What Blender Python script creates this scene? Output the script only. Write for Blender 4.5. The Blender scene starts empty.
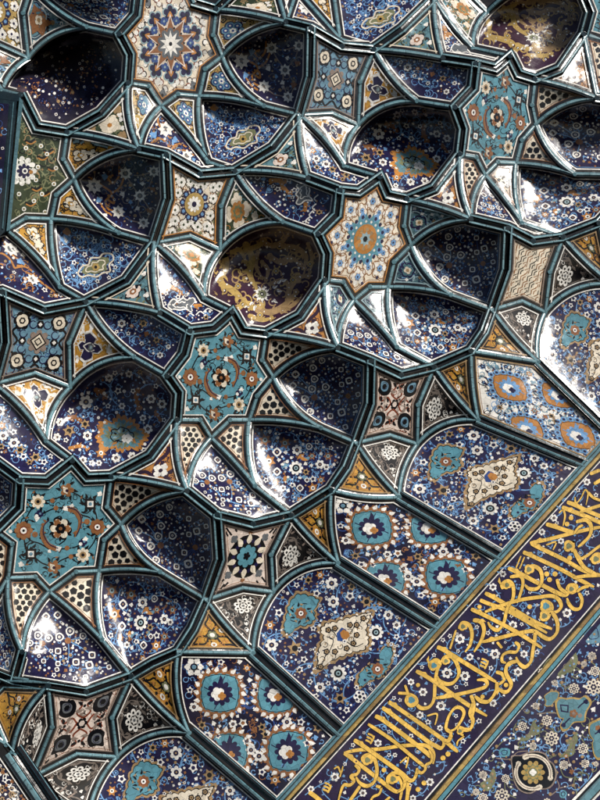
# Tiled muqarnas vault with an inscription band, seen close from below.
import bpy, math, random
import numpy as np
from mathutils import Vector, Matrix
from mathutils.geometry import delaunay_2d_cdt

SC = bpy.context.scene
R = math.radians

# ---------------------------------------------------------------- camera
F, Z0 = 620.0, 5.0                       # focal length in photo pixels, metres to the vault
S = Z0 / F                               # metres covered by one photo pixel on the vault
ELEV = R(5)
CAM = Vector((0, 0, 5.0))
RT = Vector((1, 0, 0)); UP = Vector((0, -math.sin(ELEV), math.cos(ELEV))); FW = Vector((0, math.cos(ELEV), math.sin(ELEV)))
cd = bpy.data.cameras.new("camera"); cam = bpy.data.objects.new("camera", cd)
SC.collection.objects.link(cam); SC.camera = cam
cam.matrix_world = Matrix(((RT.x, UP.x, -FW.x, CAM.x), (RT.y, UP.y, -FW.y, CAM.y), (RT.z, UP.z, -FW.z, CAM.z), (0, 0, 0, 1)))
cd.sensor_fit = 'VERTICAL'; cd.sensor_height = 24.0; cd.lens = 24.0 * F / 800.0
cd.clip_start = 0.05; cd.clip_end = 500

# ---------------------------------------------------------------- light
L_CAM = (0.60, 0.70, 0.39)               # towards the light: right, up, back
Ld = (RT * L_CAM[0] + UP * L_CAM[1] - FW * L_CAM[2]).normalized()
SUN_EL = math.asin(Ld.z); SUN_AZ = math.atan2(Ld.x, Ld.y)
w = bpy.data.worlds.new("World"); SC.world = w; w.use_nodes = True
nt = w.node_tree; nt.nodes.clear()
sky = nt.nodes.new('ShaderNodeTexSky'); sky.sky_type = 'NISHITA'; sky.sun_disc = False
sky.sun_elevation = SUN_EL; sky.sun_rotation = SUN_AZ
bg = nt.nodes.new('ShaderNodeBackground'); bg.inputs['Strength'].default_value = 0.05
ow = nt.nodes.new('ShaderNodeOutputWorld')
nt.links.new(sky.outputs[0], bg.inputs[0]); nt.links.new(bg.outputs[0], ow.inputs[0])
sd = bpy.data.lights.new("sun", 'SUN'); sd.energy = 4.9; sd.angle = R(13.0); sd.color = (1.0, 0.95, 0.88)
so = bpy.data.objects.new("sun", sd); SC.collection.objects.link(so)
so.rotation_euler = Ld.to_track_quat('Z', 'Y').to_euler()
so.location = (2, -3, 8)
SC.view_settings.view_transform = 'Standard'; SC.view_settings.look = 'None'
SC.view_settings.gamma = 1.0; SC.view_settings.use_curve_mapping = False
SC.view_settings.exposure = 0.0

# ---------------------------------------------------------------- materials
MATS = {}  # one glazed material for each tile colour
def glaze(name, col, rough=0.17, var=0.22, coat=0.0, spec=0.5):
    m = bpy.data.materials.new("glazed_" + name); m.use_nodes = True
    t = m.node_tree; N = t.nodes; L = t.links; b = N['Principled BSDF']
    tc = N.new('ShaderNodeTexCoord')
    v = N.new('ShaderNodeTexVoronoi'); v.inputs['Scale'].default_value = 21.0
    L.new(tc.outputs['Object'], v.inputs['Vector'])
    n = N.new('ShaderNodeTexNoise'); n.inputs['Scale'].default_value = 34.0; n.inputs['Detail'].default_value = 5
    L.new(tc.outputs['Object'], n.inputs['Vector'])
    sep = N.new('ShaderNodeSeparateColor'); L.new(v.outputs['Color'], sep.inputs[0])
    a = N.new('ShaderNodeMath'); a.operation = 'ADD'; L.new(sep.outputs[0], a.inputs[0]); L.new(n.outputs[0], a.inputs[1])
    mr = N.new('ShaderNodeMapRange'); mr.inputs[1].default_value = 0.2; mr.inputs[2].default_value = 1.6
    mr.inputs[3].default_value = 1 - var; mr.inputs[4].default_value = 1 + var
    L.new(a.outputs[0], mr.inputs[0])
    mx = N.new('ShaderNodeVectorMath'); mx.operation = 'SCALE'; mx.inputs[0].default_value = col
    # fine seams between the cut pieces
    ve = N.new('ShaderNodeTexVoronoi'); ve.feature = 'DISTANCE_TO_EDGE'; ve.inputs['Scale'].default_value = 21.0; L.new(tc.outputs['Object'], ve.inputs['Vector'])
    me = N.new('ShaderNodeMapRange'); me.inputs[1].default_value = 0.0; me.inputs[2].default_value = 0.035; me.inputs[3].default_value = 0.5; me.inputs[4].default_value = 1.0; L.new(ve.outputs['Distance'], me.inputs[0])
    mm = N.new('ShaderNodeMath'); mm.operation = 'MULTIPLY'; L.new(mr.outputs[0], mm.inputs[0]); L.new(me.outputs[0], mm.inputs[1])
    L.new(mm.outputs[0], mx.inputs['Scale'])
    # dust and faded patches that drift across the vault
    nd_ = N.new('ShaderNodeTexNoise'); nd_.inputs['Scale'].default_value = 2.6; nd_.inputs['Detail'].default_value = 6; L.new(tc.outputs['Object'], nd_.inputs['Vector'])
    md_ = N.new('ShaderNodeMapRange'); md_.inputs[1].default_value = .42; md_.inputs[2].default_value = .75; md_.inputs[3].default_value = 0; md_.inputs[4].default_value = .10; L.new(nd_.outputs[0], md_.inputs[0])
    mixd = N.new('ShaderNodeMix'); mixd.data_type = 'RGBA'; L.new(md_.outputs[0], mixd.inputs[0]); L.new(mx.outputs[0], mixd.inputs[6]); mixd.inputs[7].default_value = (.30, .27, .23, 1)
    L.new(mixd.outputs[2], b.inputs['Base Color'])
    # hand-laid tile pieces: every piece leans a little its own way, fine pitting on the glaze
    v2 = N.new('ShaderNodeTexVoronoi'); v2.inputs['Scale'].default_value = 9.0
    L.new(tc.outputs['Object'], v2.inputs['Vector'])
    sub = N.new('ShaderNodeVectorMath'); sub.operation = 'SUBTRACT'; L.new(v2.outputs['Color'], sub.inputs[0]); sub.inputs[1].default_value = (.5, .5, .5)
    sc = N.new('ShaderNodeVectorMath'); sc.operation = 'SCALE'; sc.inputs['Scale'].default_value = 0.06; L.new(sub.outputs[0], sc.inputs[0])
    sub2 = N.new('ShaderNodeVectorMath'); sub2.operation = 'SUBTRACT'; L.new(v.outputs['Color'], sub2.inputs[0]); sub2.inputs[1].default_value = (.5, .5, .5)
    sc2 = N.new('ShaderNodeVectorMath'); sc2.operation = 'SCALE'; sc2.inputs['Scale'].default_value = 0.045; L.new(sub2.outputs[0], sc2.inputs[0])
    g = N.new('ShaderNodeNewGeometry')
    ad = N.new('ShaderNodeVectorMath'); ad.operation = 'ADD'; L.new(g.outputs['Normal'], ad.inputs[0]); L.new(sc.outputs[0], ad.inputs[1])
    ad2 = N.new('ShaderNodeVectorMath'); ad2.operation = 'ADD'; L.new(ad.outputs[0], ad2.inputs[0]); L.new(sc2.outputs[0], ad2.inputs[1])
    nm = N.new('ShaderNodeVectorMath'); nm.operation = 'NORMALIZE'; L.new(ad2.outputs[0], nm.inputs[0])
    bp = N.new('ShaderNodeBump'); bp.inputs['Strength'].default_value = 0.13; bp.inputs['Distance'].default_value = 0.004
    n2 = N.new('ShaderNodeTexNoise'); n2.inputs['Scale'].default_value = 60.0; n2.inputs['Detail'].default_value = 4
    L.new(tc.outputs['Object'], n2.inputs['Vector']); L.new(n2.outputs[0], bp.inputs['Height']); L.new(nm.outputs[0], bp.inputs['Normal'])
    L.new(bp.outputs[0], b.inputs['Normal'])
    r2 = N.new('ShaderNodeMapRange'); r2.inputs[3].default_value = rough * 0.75; r2.inputs[4].default_value = rough * 1.7
    L.new(n.outputs[0], r2.inputs[0]); L.new(r2.outputs[0], b.inputs['Roughness'])
    b.inputs['Specular IOR Level'].default_value = spec
    MATS[name] = m
for k, c in dict(
    black=(.007, .007, .009), navy=(.016, .013, .052), deepnavy=(.011, .009, .028), wine=(.030, .012, .030),
    turq=(.105, .285, .355), teal=(.115, .235, .275), dullteal=(.075, .16, .185), ltblue=(.16, .33, .58), blue=(.035, .075, .24),
    steel=(.14, .27, .36), pale=(.30, .42, .45),
    cream=(.76, .67, .53), white=(.83, .80, .74), ochre=(.54, .28, .045), sand=(.44, .30, .10), brown=(.27, .115, .045),
    rust=(.46, .20, .05), plum=(.040, .014, .034), tan=(.36, .235, .115), green=(.036, .052, .026), olive=(.19, .20, .105), grey=(.13, .14, .15),
    taupe=(.26, .20, .165), gold=(.80, .50, .10), red=(.20, .045, .02), blush=(.74, .62, .54)).items():
    glaze(k, c)

# ---------------------------------------------------------------- the vault's sheet
def zplane(x, y):
    return Z0 / (1 - 0.00022 * (x - 300) + 0.00033 * (y - 400))
def P3(x, y, d):
    x, y, d = float(x), float(y), float(d)
    z = zplane(x, y) + d * S
    return CAM + z * (RT * ((x - 300) / F) + UP * (-(y - 400) / F) + FW)
_RT, _UP, _FW, _C = map(np.array, (RT, UP, FW, CAM))
def P3a(x, y, d):
    z = (Z0 / (1 - 0.00022 * (x - 300) + 0.00033 * (y - 400)) + d * S)[..., None]
    return _C + z * (_RT * ((x - 300) / F)[..., None] - _UP * ((y - 400) / F)[..., None] + _FW)

class Surf:
    """depth and normal of one facet of the vault, from its rim and how far it is hollowed out"""
    def __init__(s, edges, bulge):
        s.edges = [np.array(e, float) for e in edges]
        allp = np.vstack(s.edges)
        s.x0, s.y0 = allp[:, 0].min() - 8, allp[:, 1].min() - 8
        nx = int((allp[:, 0].max() + 8 - s.x0) / 2) + 2; ny = int((allp[:, 1].max() + 8 - s.y0) / 2) + 2
        gx, gy = np.meshgrid(s.x0 + 2 * np.arange(nx), s.y0 + 2 * np.arange(ny))
        num = np.zeros_like(gx); den = np.zeros_like(gx); soft = np.zeros_like(gx)
        for e in s.edges:
            dmin = np.full(gx.shape, 1e9)
            for a, b in zip(e[:-1], e[1:]):
                ab = b[:2] - a[:2]; l2 = max(ab @ ab, 1e-9)
                t = np.clip(((gx - a[0]) * ab[0] + (gy - a[1]) * ab[1]) / l2, 0, 1)
                dd = np.hypot(gx - a[0] - t * ab[0], gy - a[1] - t * ab[1]) + .3
                wt = math.sqrt(l2) / dd ** 3
                num += wt * (a[2] + t * (b[2] - a[2])); den += wt
                dmin = np.minimum(dmin, dd)
            soft += dmin ** -1.6
        soft = soft ** (-1 / 1.6); soft /= soft.max()
        g = num / den + bulge * np.sin(np.clip(soft, 0, 1) * math.pi / 2) ** 0.95
        for _ in range(2):
            h = g.copy(); h[1:-1, 1:-1] = (g[1:-1, 1:-1] * 2 + g[:-2, 1:-1] + g[2:, 1:-1] + g[1:-1, :-2] + g[1:-1, 2:]) / 6; g = h
        s.g = g
        P = P3a(gx, gy, g)
        du = np.gradient(P, axis=1); dv = np.gradient(P, axis=0)
        n = np.cross(dv, du); n /= np.linalg.norm(n, axis=2)[..., None] + 1e-12
        flip = (n @ _FW) > 0; n[flip] *= -1
        if bulge >= 9:                       # the shell is laid as flattish facets that fan out from its middle
            cx, cy = allp[:, 0].mean(), allp[:, 1].mean(); rr = np.hypot(gx - cx, gy - cy) / (np.hypot(allp[:, 0] - cx, allp[:, 1] - cy).mean())
            sec = np.floor((np.arctan2(gy - cy, gx - cx) + math.pi) / (2 * math.pi / 9)).astype(int) * 3 + (rr > .42) + (rr > .8)
            for k in np.unique(sec):
                mk = sec == k; av = n[mk].mean(axis=0); n[mk] = n[mk] * .72 + av / np.linalg.norm(av) * .28
            n /= np.linalg.norm(n, axis=2)[..., None]
        s.n = n
    def at(s, x, y):
        fx = np.clip((x - s.x0) / 2, 0, s.g.shape[1] - 1.001); fy = np.clip((y - s.y0) / 2, 0, s.g.shape[0] - 1.001)
        i = fx.astype(int); j = fy.astype(int); u = fx - i; v = fy - j
        w = ((1 - u) * (1 - v), u * (1 - v), (1 - u) * v, u * v)
        g = w[0] * s.g[j, i] + w[1] * s.g[j, i + 1] + w[2] * s.g[j + 1, i] + w[3] * s.g[j + 1, i + 1]
        n = w[0][:, None] * s.n[j, i] + w[1][:, None] * s.n[j, i + 1] + w[2][:, None] * s.n[j + 1, i] + w[3][:, None] * s.n[j + 1, i + 1]
        return g, n / np.linalg.norm(n, axis=1)[:, None]

class Flat:
    """a facet without hollow: one even slope"""
    def __init__(s, pts):
        a = np.array(pts, float); A = np.c_[a[:, :2], np.ones(len(a))]
        s.k = np.linalg.lstsq(A, a[:, 2], rcond=None)[0]
    def g_(s, x, y): return s.k[0] * x + s.k[1] * y + s.k[2]
    def at(s, x, y):
        g = s.g_(x, y); P = P3a(x, y, g); u = P3a(x + 1, y, s.g_(x + 1, y)) - P; v = P3a(x, y + 1, s.g_(x, y + 1)) - P
        n = np.cross(v, u); n /= np.linalg.norm(n, axis=1)[:, None]; n[(n @ _FW) > 0] *= -1
        return g, n

def area(p):
    return .5 * sum(p[i - 1][0] * p[i][1] - p[i][0] * p[i - 1][1] for i in range(len(p)))
def inside(pt, poly):
    x, y = pt; c = False
    for i in range(len(poly)):
        x1, y1 = poly[i - 1][:2]; x2, y2 = poly[i][:2]
        if (y1 > y) != (y2 > y) and x < (x2 - x1) * (y - y1) / (y2 - y1) + x1: c = not c
    return c
def rim_dist(pt, poly):
    best = 1e9
    for i in range(len(poly)):
        ax, ay = poly[i - 1][:2]; bx, by = poly[i][:2]
        l2 = (bx - ax) ** 2 + (by - ay) ** 2
        t = 0 if l2 == 0 else max(0, min(1, ((pt[0] - ax) * (bx - ax) + (pt[1] - ay) * (by - ay)) / l2))
        best = min(best, math.hypot(pt[0] - ax - t * (bx - ax), pt[1] - ay - t * (by - ay)))
    return best

class Mesh:
    def __init__(s): s.v = []; s.n = []; s.f = []; s.m = []; s.mats = []
    def mi(s, mat):
        if mat not in s.mats: s.mats.append(mat)
        return s.mats.index(mat)
    def add(s, co, no, faces, mat):
        o = sum(len(a) for a in s.v)
        s.v.append(np.asarray(co)); s.n.append(np.asarray(no))
        k = s.mi(mat)
        for f in faces: s.f.append([i + o for i in f]); s.m.append(k)
    def build(s, name, parent=None, label=None):
        me = bpy.data.meshes.new(name)
        v = np.vstack(s.v); n = np.vstack(s.n)
        inv = parent['_at'] if parent is not None and '_at' in parent else (0, 0, 0)
        me.from_pydata((v - np.array(inv)).tolist(), [], s.f)
        for k in s.mats: me.materials.append(MATS[k])
        me.polygons.foreach_set('material_index', s.m)
        me.polygons.foreach_set('use_smooth', [True] * len(s.f))
        me.update()
        me.normals_split_custom_set_from_vertices(n.tolist())
        o = bpy.data.objects.new(name, me); SC.collection.objects.link(o)
        if parent is not None: o.parent = parent
        if label: o['label'] = label
        return o

def orient(co, faces):
    """wind every face towards the camera side"""
    out = []
    for f in faces:
        a, b, c = co[f[0]], co[f[1]], co[f[2]]
        n = np.cross(b - a, c - a)
        out.append(list(f) if n @ (_C - a) > 0 else list(reversed(f)))
    return out

class Panel:
    """draws flat shapes, given in the sheet's own plane, onto a Surf as thin tile layers"""
    def __init__(s, surf, clip=None): s.s = surf; s.m = Mesh(); s.clip = clip; s.base = -1.2
    def lift(s, pts, lvl):
        p = np.array(pts, float)
        g, n = s.s.at(p[:, 0], p[:, 1])
        return P3a(p[:, 0], p[:, 1], g - s.base - lvl), n
    def put(s, pts, faces, mat, lvl):
        co, no = s.lift(pts, lvl)
        s.m.add(co, no, orient(co, faces), mat)
    def fill(s, poly, mat, lvl, step=4):
        poly = [tuple(p[:2]) for p in poly]
        if area(poly) < 0: poly = poly[::-1]
        xs = [p[0] for p in poly]; ys = [p[1] for p in poly]
        pts = [Vector(p) for p in poly]
        y = min(ys) + step / 2; k = 0
        while y < max(ys):
            x = min(xs) + (step / 2 if k % 2 else 0)
            while x < max(xs):
                if inside((x, y), poly) and rim_dist((x, y), poly) > step * .4: pts.append(Vector((x, y)))
                x += step
            y += step * .87; k += 1
        r = delaunay_2d_cdt(pts, [], [list(range(len(poly)))], 1, 1e-4)
        if not r[2]: return
        s.put([tuple(q) for q in r[0]], [list(f) for f in r[2]], mat, lvl)
    def fan(s, poly, mat, lvl, c=None):
        n = len(poly)
        c = c or (sum(p[0] for p in poly) / n, sum(p[1] for p in poly) / n)
        if s.clip and (not inside(c, s.clip)): return
        if s.clip:
            q = []
            for p in poly:
                t = 1.0
                for _ in range(6):
                    pp = (c[0] + (p[0] - c[0]) * t, c[1] + (p[1] - c[1]) * t)
                    if inside(pp, s.clip): break
                    t *= .8
                q.append(pp)
            poly = q
        if max(math.hypot(p[0] - c[0], p[1] - c[1]) for p in poly) > 6.5:
            cl = [poly[0]]
            for v in poly[1:]:
                if math.hypot(v[0] - cl[-1][0], v[1] - cl[-1][1]) > .2: cl.append(v)
            return s.fill(cl, mat, lvl, 4)
        s.put([c] + list(poly), [(0, i + 1, (i + 1) % n + 1) for i in range(n)], mat, lvl)
    def ribbon(s, pts, width, mat, lvl, taper=0, close=False):
        n = len(pts)
        if n < 2: return
        L_, R_ = [], []
        for i, p in enumerate(pts):
            a = pts[i - 1] if (i > 0 or close) else pts[i]; b = pts[(i + 1) % n] if (i < n - 1 or close) else pts[i]
            dx, dy = b[0] - a[0], b[1] - a[1]; l = math.hypot(dx, dy) or 1
            w_ = width[i] if isinstance(width, (list, tuple)) else width
            if taper: w_ *= max(.25, 1 - taper * i / (n - 1))
            L_.append((p[0] - dy / l * w_ / 2, p[1] + dx / l * w_ / 2)); R_.append((p[0] + dy / l * w_ / 2, p[1] - dx / l * w_ / 2))
        run = []
        def flush(run):
            if len(run) > 1:
                q = [x for i in run for x in (L_[i], R_[i])]
                s.put(q, [(2 * k, 2 * k + 2, 2 * k + 3, 2 * k + 1) for k in range(len(run) - 1)], mat, lvl)
        for i in list(range(n)) + ([0] if close else []):
            if s.clip is None or inside(pts[i], s.clip): run.append(i)
            else: flush(run); run = []
        flush(run)

def inset(loop, offs):
    """move every side of a closed loop inwards by its own distance"""
    n = len(loop); sg = 1 if area(loop) > 0 else -1
    lines = []
    for i in range(n):
        a = loop[i]; b = loop[(i + 1) % n]
        dx, dy = b[0] - a[0], b[1] - a[1]; l = math.hypot(dx, dy) or 1e-6
        nx, ny = -dy / l * sg, dx / l * sg
        lines.append((a[0] + nx * offs[i], a[1] + ny * offs[i], dx / l, dy / l))
    out = []
    for i in range(n):
        x1, y1, dx1, dy1 = lines[i - 1]; x2, y2, dx2, dy2 = lines[i]
        cr = dx1 * dy2 - dy1 * dx2
        if abs(cr) < .05: out.append(((x1 + dx1 * 0 + x2) / 2 if False else x2, y2))
        else:
            t = ((x2 - x1) * dy2 - (y2 - y1) * dx2) / cr
            px, py = x1 + dx1 * t, y1 + dy1 * t
            q = loop[i]; d = math.hypot(px - q[0], py - q[1]); m = 5.5 * max(offs[i - 1], offs[i])
            if d > m: px, py = q[0] + (px - q[0]) * m / d, q[1] + (py - q[1]) * m / d
            out.append((px, py))
    return out

def smooth(pts, k=4, close=False):
    n = len(pts); out = []
    for i in range(n if close else n - 1):
        p0 = pts[i - 1] if (close or i > 0) else pts[0]; p1 = pts[i]; p2 = pts[(i + 1) % n]; p3 = pts[(i + 2) % n] if (close or i < n - 2) else pts[-1]
        for j in range(k):
            t = j / k; t2 = t * t; t3 = t2 * t
            out.append(tuple(.5 * (2 * p1[a] + (p2[a] - p0[a]) * t + (2 * p0[a] - 5 * p1[a] + 4 * p2[a] - p3[a]) * t2 + (3 * p1[a] - p0[a] - 3 * p2[a] + p3[a]) * t3) for a in (0, 1)))
    if not close: out.append(tuple(pts[-1][:2]))
    return out
# ---------------------------------------------------------------- where the ribs and cornices meet
D = 52.0
NODES = {}
def star(key, pts, r):
    """corner points of a star soffit; it slopes evenly from its near corner to its far one"""
    cx = sum(p[0] for p in pts) / len(pts); cy = sum(p[1] for p in pts) / len(pts)
    names = ['T0', 'c1', 't1', 'c2', 'T2', 'c3', 't3', 'c4', 'T4', 'c5', 't5', 'c6', 'T6', 'c7', 't7', 'c8'] if len(pts) == 16 else ['TL', 'tn', 'TR', 'rn', 'BR', 'bn', 'BL', 'ln']
    for n_, p in zip(names, pts):
        pr = ((p[0] - cx) + (p[1] - cy)) * .7071 / r
        NODES[n_ + key] = (p[0], p[1], D * (.5 + .5 * pr))
star('J', [(72,461),(87,478),(111,477),(107,507),(121,524),(104,540),(99,571),(76,572),(49,592),(35,577),(8,578),(12,544),(-5,531),(18,508),(20,480),(47,481)], 66)
star('H', [(232,312),(243,331),(266,334),(262,360),(273,377),(257,396),(249,420),(230,420),(211,438),(200,420),(177,420),(179,393),(167,376),(184,354),(190,331),(214,328)], 61)
star('E', [(380,177),(388,195),(407,199),(404,226),(411,245),(394,262),(388,287),(370,287),(354,300),(343,282),(325,280),(327,254),(318,234),(337,215),(340,190),(359,192)], 57)
star('C', [(510,56),(519,74),(535,79),(532,105),(536,124),(522,140),(516,163),(498,162),(485,175),(476,157),(460,154),(463,129),(455,107),(473,88),(476,63),(496,68)], 55)
star('A', [(183,-20),(193,2),(216,9),(213,35),(222,56),(205,69),(199,96),(178,94),(161,106),(148,86),(128,83),(130,55),(119,34),(136,15),(139,-10),(160,-8)], 58)
star('N', [(21,95),(37,127),(67,132),(63,159),(74,179),(56,195),(51,219),(26,218),(6,230),(-8,212),(-30,210),(-30,180),(-40,165),(-25,145),(-20,110),(0,108)], 62)
star('L', [(48,686),(86,692),(131,676),(112,718),(117,757),(77,754),(32,777),(52,727)], 60)
star('K', [(217,515),(253,524),(291,515),(271,555),(273,592),(243,588),(206,600),(220,560)], 58)
star('I', [(371,361),(401,375),(434,367),(418,405),(417,444),(390,435),(356,443),(370,404)], 55)
star('F', [(508,228),(533,241),(563,237),(550,272),(545,312),(522,301),(492,310),(506,270)], 52)
star('G', [(2,292),(44,310),(86,302),(69,343),(70,387),(35,373),(-6,384),(5,343)], 58)
star('D', [(166,155),(200,174),(235,171),(221,206),(220,250),(190,236),(154,243),(168,199)], 54)
star('B', [(311,28),(342,46),(374,49),(360,82),(358,125),(332,113),(299,115),(310,77)], 50)
star('X', [(-40,-40),(0,-30),(32,-15),(23,13),(28,58),(-5,43),(-40,50),(-30,10)], 55)
def nd(**k):
    for a, v in k.items(): NODES[a] = v
h = D
nd(NJ=(187,491,.30*h), NH=(338,348,.30*h), NE=(471,219,.30*h), NC=(597,98,.30*h), NA=(139,149,.30*h), NY=(286,22,.30*h), NL_=(22,652,.3*h),
   k2J=(160,572,.62*h), k3J=(102,640,.55*h), k2H=(321,428,.62*h), k3H=(255,486,.55*h), k2E=(451,295,.62*h), k3E=(397,347,.55*h),
   k2C=(575,174,.62*h), k3C=(522,223,.55*h), k2A=(264,106,.62*h), k3A=(208,162,.55*h), k2N=(119,233,.62*h), k3N=(60,287,.55*h),
   q1J=(193,629,.42*h), q2J=(178,652,.38*h), m1J=(153,663,.42*h), q1H=(346,468,.42*h), MH=(331,490,.38*h), q1E=(484,332,.42*h), ME=(471,351,.38*h), q1C=(620,200,.42*h), MC=(599,223,.38*h),
   p1L=(189,733,.62*h), p2L=(88,818,.62*h), p1K=(338,563,.62*h), p2K=(253,653,.62*h), p1I=(478,420,.62*h), p2I=(399,497,.62*h), p1F=(612,284,.62*h), p2F=(538,362,.62*h),
   g1G=(134,357,.6*h), g2G=(46,441,.6*h), g1D=(283,222,.6*h), g2D=(204,298,.6*h), g1B=(417,101,.6*h), g2B=(344,166,.6*h), g1X=(87,27,.6*h), g2X=(2,90,.6*h),
   nG=(160,313,.3*h), nD=(308,178,.3*h), nB=(443,58,.3*h), nX=(52,-15,.3*h), nM=(-14,455,.3*h),
   mNA=(101,113,.40*h), mHJ=(150,456,.40*h), mEH=(300,316,.40*h), mCE=(434,188,.40*h), mWC=(560,69,.40*h),
   mGD=(126,281,.40*h), mDB=(273,148,.40*h), mBY=(402,29,.40*h), zB=(434,-2,.5*h),
   oL=(12,752,.3*h), gL0=(2,684,.45*h), gL1=(-14,700,.4*h), gL2=(6,745,.3*h),
   bLK=(274,806,0), bKK=(341,733,0), bKI=(438,626,0), bII=(501,557,0), bIF=(585,464,0), bFF=(612,434,0), bL=(180,909,0), bF=(680,360,0))
# off to the right and top, partly in the frame
nd(t5W=(584,34,.5*h), c5W=(602,39,.7*h), T4W=(620,54,.9*h), c6W=(590,12,.3*h), T6W=(582,-8,.2*h), w1=(640,-10,.4*h), w2=(640,30,.8*h), w3=(645,105,.3*h), w4=(645,175,.3*h), w5=(632,190,.4*h),
   T4Y=(297,-10,.9*h), t3Y=(332,-18,h), k3Y=(340,39,.55*h), t5Y=(276,-14,.5*h), y1=(240,-14,.4*h), y2=(426,-18,.5*h),
   gz=(473,48,.6*h), nz=(487,12,h), tz=(462,-14,.8*h), z1=(520,-12,.5*h), z2=(576,-14,.3*h),
   lr=(-18,668,.4*h), lt=(14,681,.4*h), ll=(-30,640,.5*h),
   e1=(-18,296,.1*h), e2=(-16,262,.2*h), e3=(-14,236,.5*h), v1=(-40,340,0), v2=(-40,440,0))

BULGE = {}
def curve(a, b, fr): BULGE[(a, b)] = fr
# positive bows to the left-hand side of a->b as seen in the picture
for s_, NR, NLf in (('J','NH' if 0 else 'NJ','NL_'), ('H','NH','NJ'), ('E','NE','NH'), ('C','NC','NE'), ('A','NY','NA'), ('N','NA',None)):
    curve('T2' + s_, NR, .10); curve('t1' + s_, NR, .03); curve('T2' + s_, 'k2' + s_, -.09); curve('t3' + s_, 'k2' + s_, .04)
    curve('t3' + s_, 'k3' + s_, -.06); curve('T4' + s_, 'k3' + s_, .02)
    if NLf: curve('T4' + s_, NLf, -.09); curve('t5' + s_, NLf, -.07)
for s_ in 'LKIF':
    curve('BR' + s_, 'p1' + s_, .13); curve('BR' + s_, 'p2' + s_, -.08); curve('TR' + s_, 'p1' + s_, -.03); curve('BL' + s_, 'p2' + s_, -.03)
for s_ in 'GDBX':
    curve('BR' + s_, 'g1' + s_, .12); curve('BR' + s_, 'g2' + s_, -.10); curve('TR' + s_, 'g1' + s_, -.06); curve('BL' + s_, 'g2' + s_, .05)
curve('ME', 'p1I', -.03); curve('MH', 'p2I', -.05); curve('MH', 'p1K', -.05); curve('q2J', 'p1L', -.08); curve('BLD', 'nG', -.05)
curve('TRG', 'nG', .03); curve('TRD', 'nD', .04); curve('TRB', 'nB', .02); curve('BLB', 'nD', -.05); curve('k3N', 'TRG', .0)
curve('t3N', 'k3N', -.04); curve('T4N', 'k3N', .04); curve('zB', 'nB', -.04); curve('zB', 'gz', -.03); curve('nz', 'gz', -.12)

_edges = {}
def edge(a, b):
    """points (x, y, depth) from node a to node b"""
    if (a, b) in _edges: return _edges[(a, b)]
    fr = BULGE.get((a, b))
    if fr is None and (b, a) in BULGE: fr = -BULGE[(b, a)]
    fr = fr or 0
    A = NODES[a]; B = NODES[b]; l = math.hypot(B[0] - A[0], B[1] - A[1]); n = max(1, int(l / 5))
    nx, ny = (B[1] - A[1]) / l, -(B[0] - A[0]) / l
    pts = []
    for i in range(n + 1):
        t = i / n; k = 4 * t * (1 - t) * fr * l
        pts.append((A[0] + (B[0] - A[0]) * t + nx * k, A[1] + (B[1] - A[1]) * t + ny * k, A[2] + (B[2] - A[2]) * t))
    _edges[(a, b)] = pts; _edges[(b, a)] = pts[::-1]
    return pts

LEDGE = set(); WIDE = {}
def ledge(*ch):
    for a, b in zip(ch[:-1], ch[1:]): LEDGE.add((a, b)); LEDGE.add((b, a))
def wide(hw, *ch):
    for a, b in zip(ch[:-1], ch[1:]): WIDE[(a, b)] = hw; WIDE[(b, a)] = hw
ledge('NJ','TLK','lnK','BLK','q1J','q2J','m1J','TRL','tnL','TLL','lt','lr')
ledge('NL_','lt'); ledge('TLL','gL0','gL1')
ledge('NH','TLI','lnI','BLI','q1H','MH','TRK','tnK','TLK')
ledge('NE','TLF','lnF','BLF','q1E','ME','TRI','tnI','TLI')
ledge('NC','w3'); ledge('w4','w5','q1C','MC','TRF','tnF','TLF')
ledge('T6J','c7J','t7J','c8J','T0J','c1J','t1J','mHJ','t5H','c6H','T6H','c7H','t7H','c8H','T0H','c1H','t1H','mEH','t5E','c6E','T6E','c7E','t7E','c8E','T0E','c1E','t1E','mCE','t5C','c6C','T6C','c7C','t7C','c8C','T0C','c1C','t1C','mWC','t5W','c6W','T6W')
ledge('nG','t7H'); ledge('nD','t7E'); ledge('nB','t7C'); ledge('nM','t7J')
ledge('NA','TLD','lnD','BLD','mGD','TRG','tnG','TLG','e1'); ledge('NY','TLB','lnB','BLB','mDB','TRD','tnD','TLD'); ledge('TLB','tnB','TRB','mBY','zB')
ledge('t7A','c7A','T6A','c6A','t5A','mNA','t1N','c1N','T0N'); ledge('c1A','t1A','y1'); ledge('TLG','lnG','BLG')
wide(8.5, 'p1L','bLK'); wide(8.5, 'p2K','bKK'); wide(7.5, 'p1K','bKI'); wide(7, 'p2I','bII'); wide(6.5, 'p1I','bIF'); wide(6, 'p2F','bFF'); wide(9, 'p2L', 'bL')
BAND_E = set()
for a, b in (('bL','bLK'),('bLK','bKK'),('bKK','bKI'),('bKI','bII'),('bII','bIF'),('bIF','bFF'),('bFF','bF')): BAND_E.add((a, b)); BAND_E.add((b, a))
def halfw(a, b):
    if (a, b) in WIDE: return WIDE[(a, b)]
    if (a, b) in BAND_E: return 3.5
    if (a, b) in LEDGE: return 6.6
    return 4.5

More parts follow.
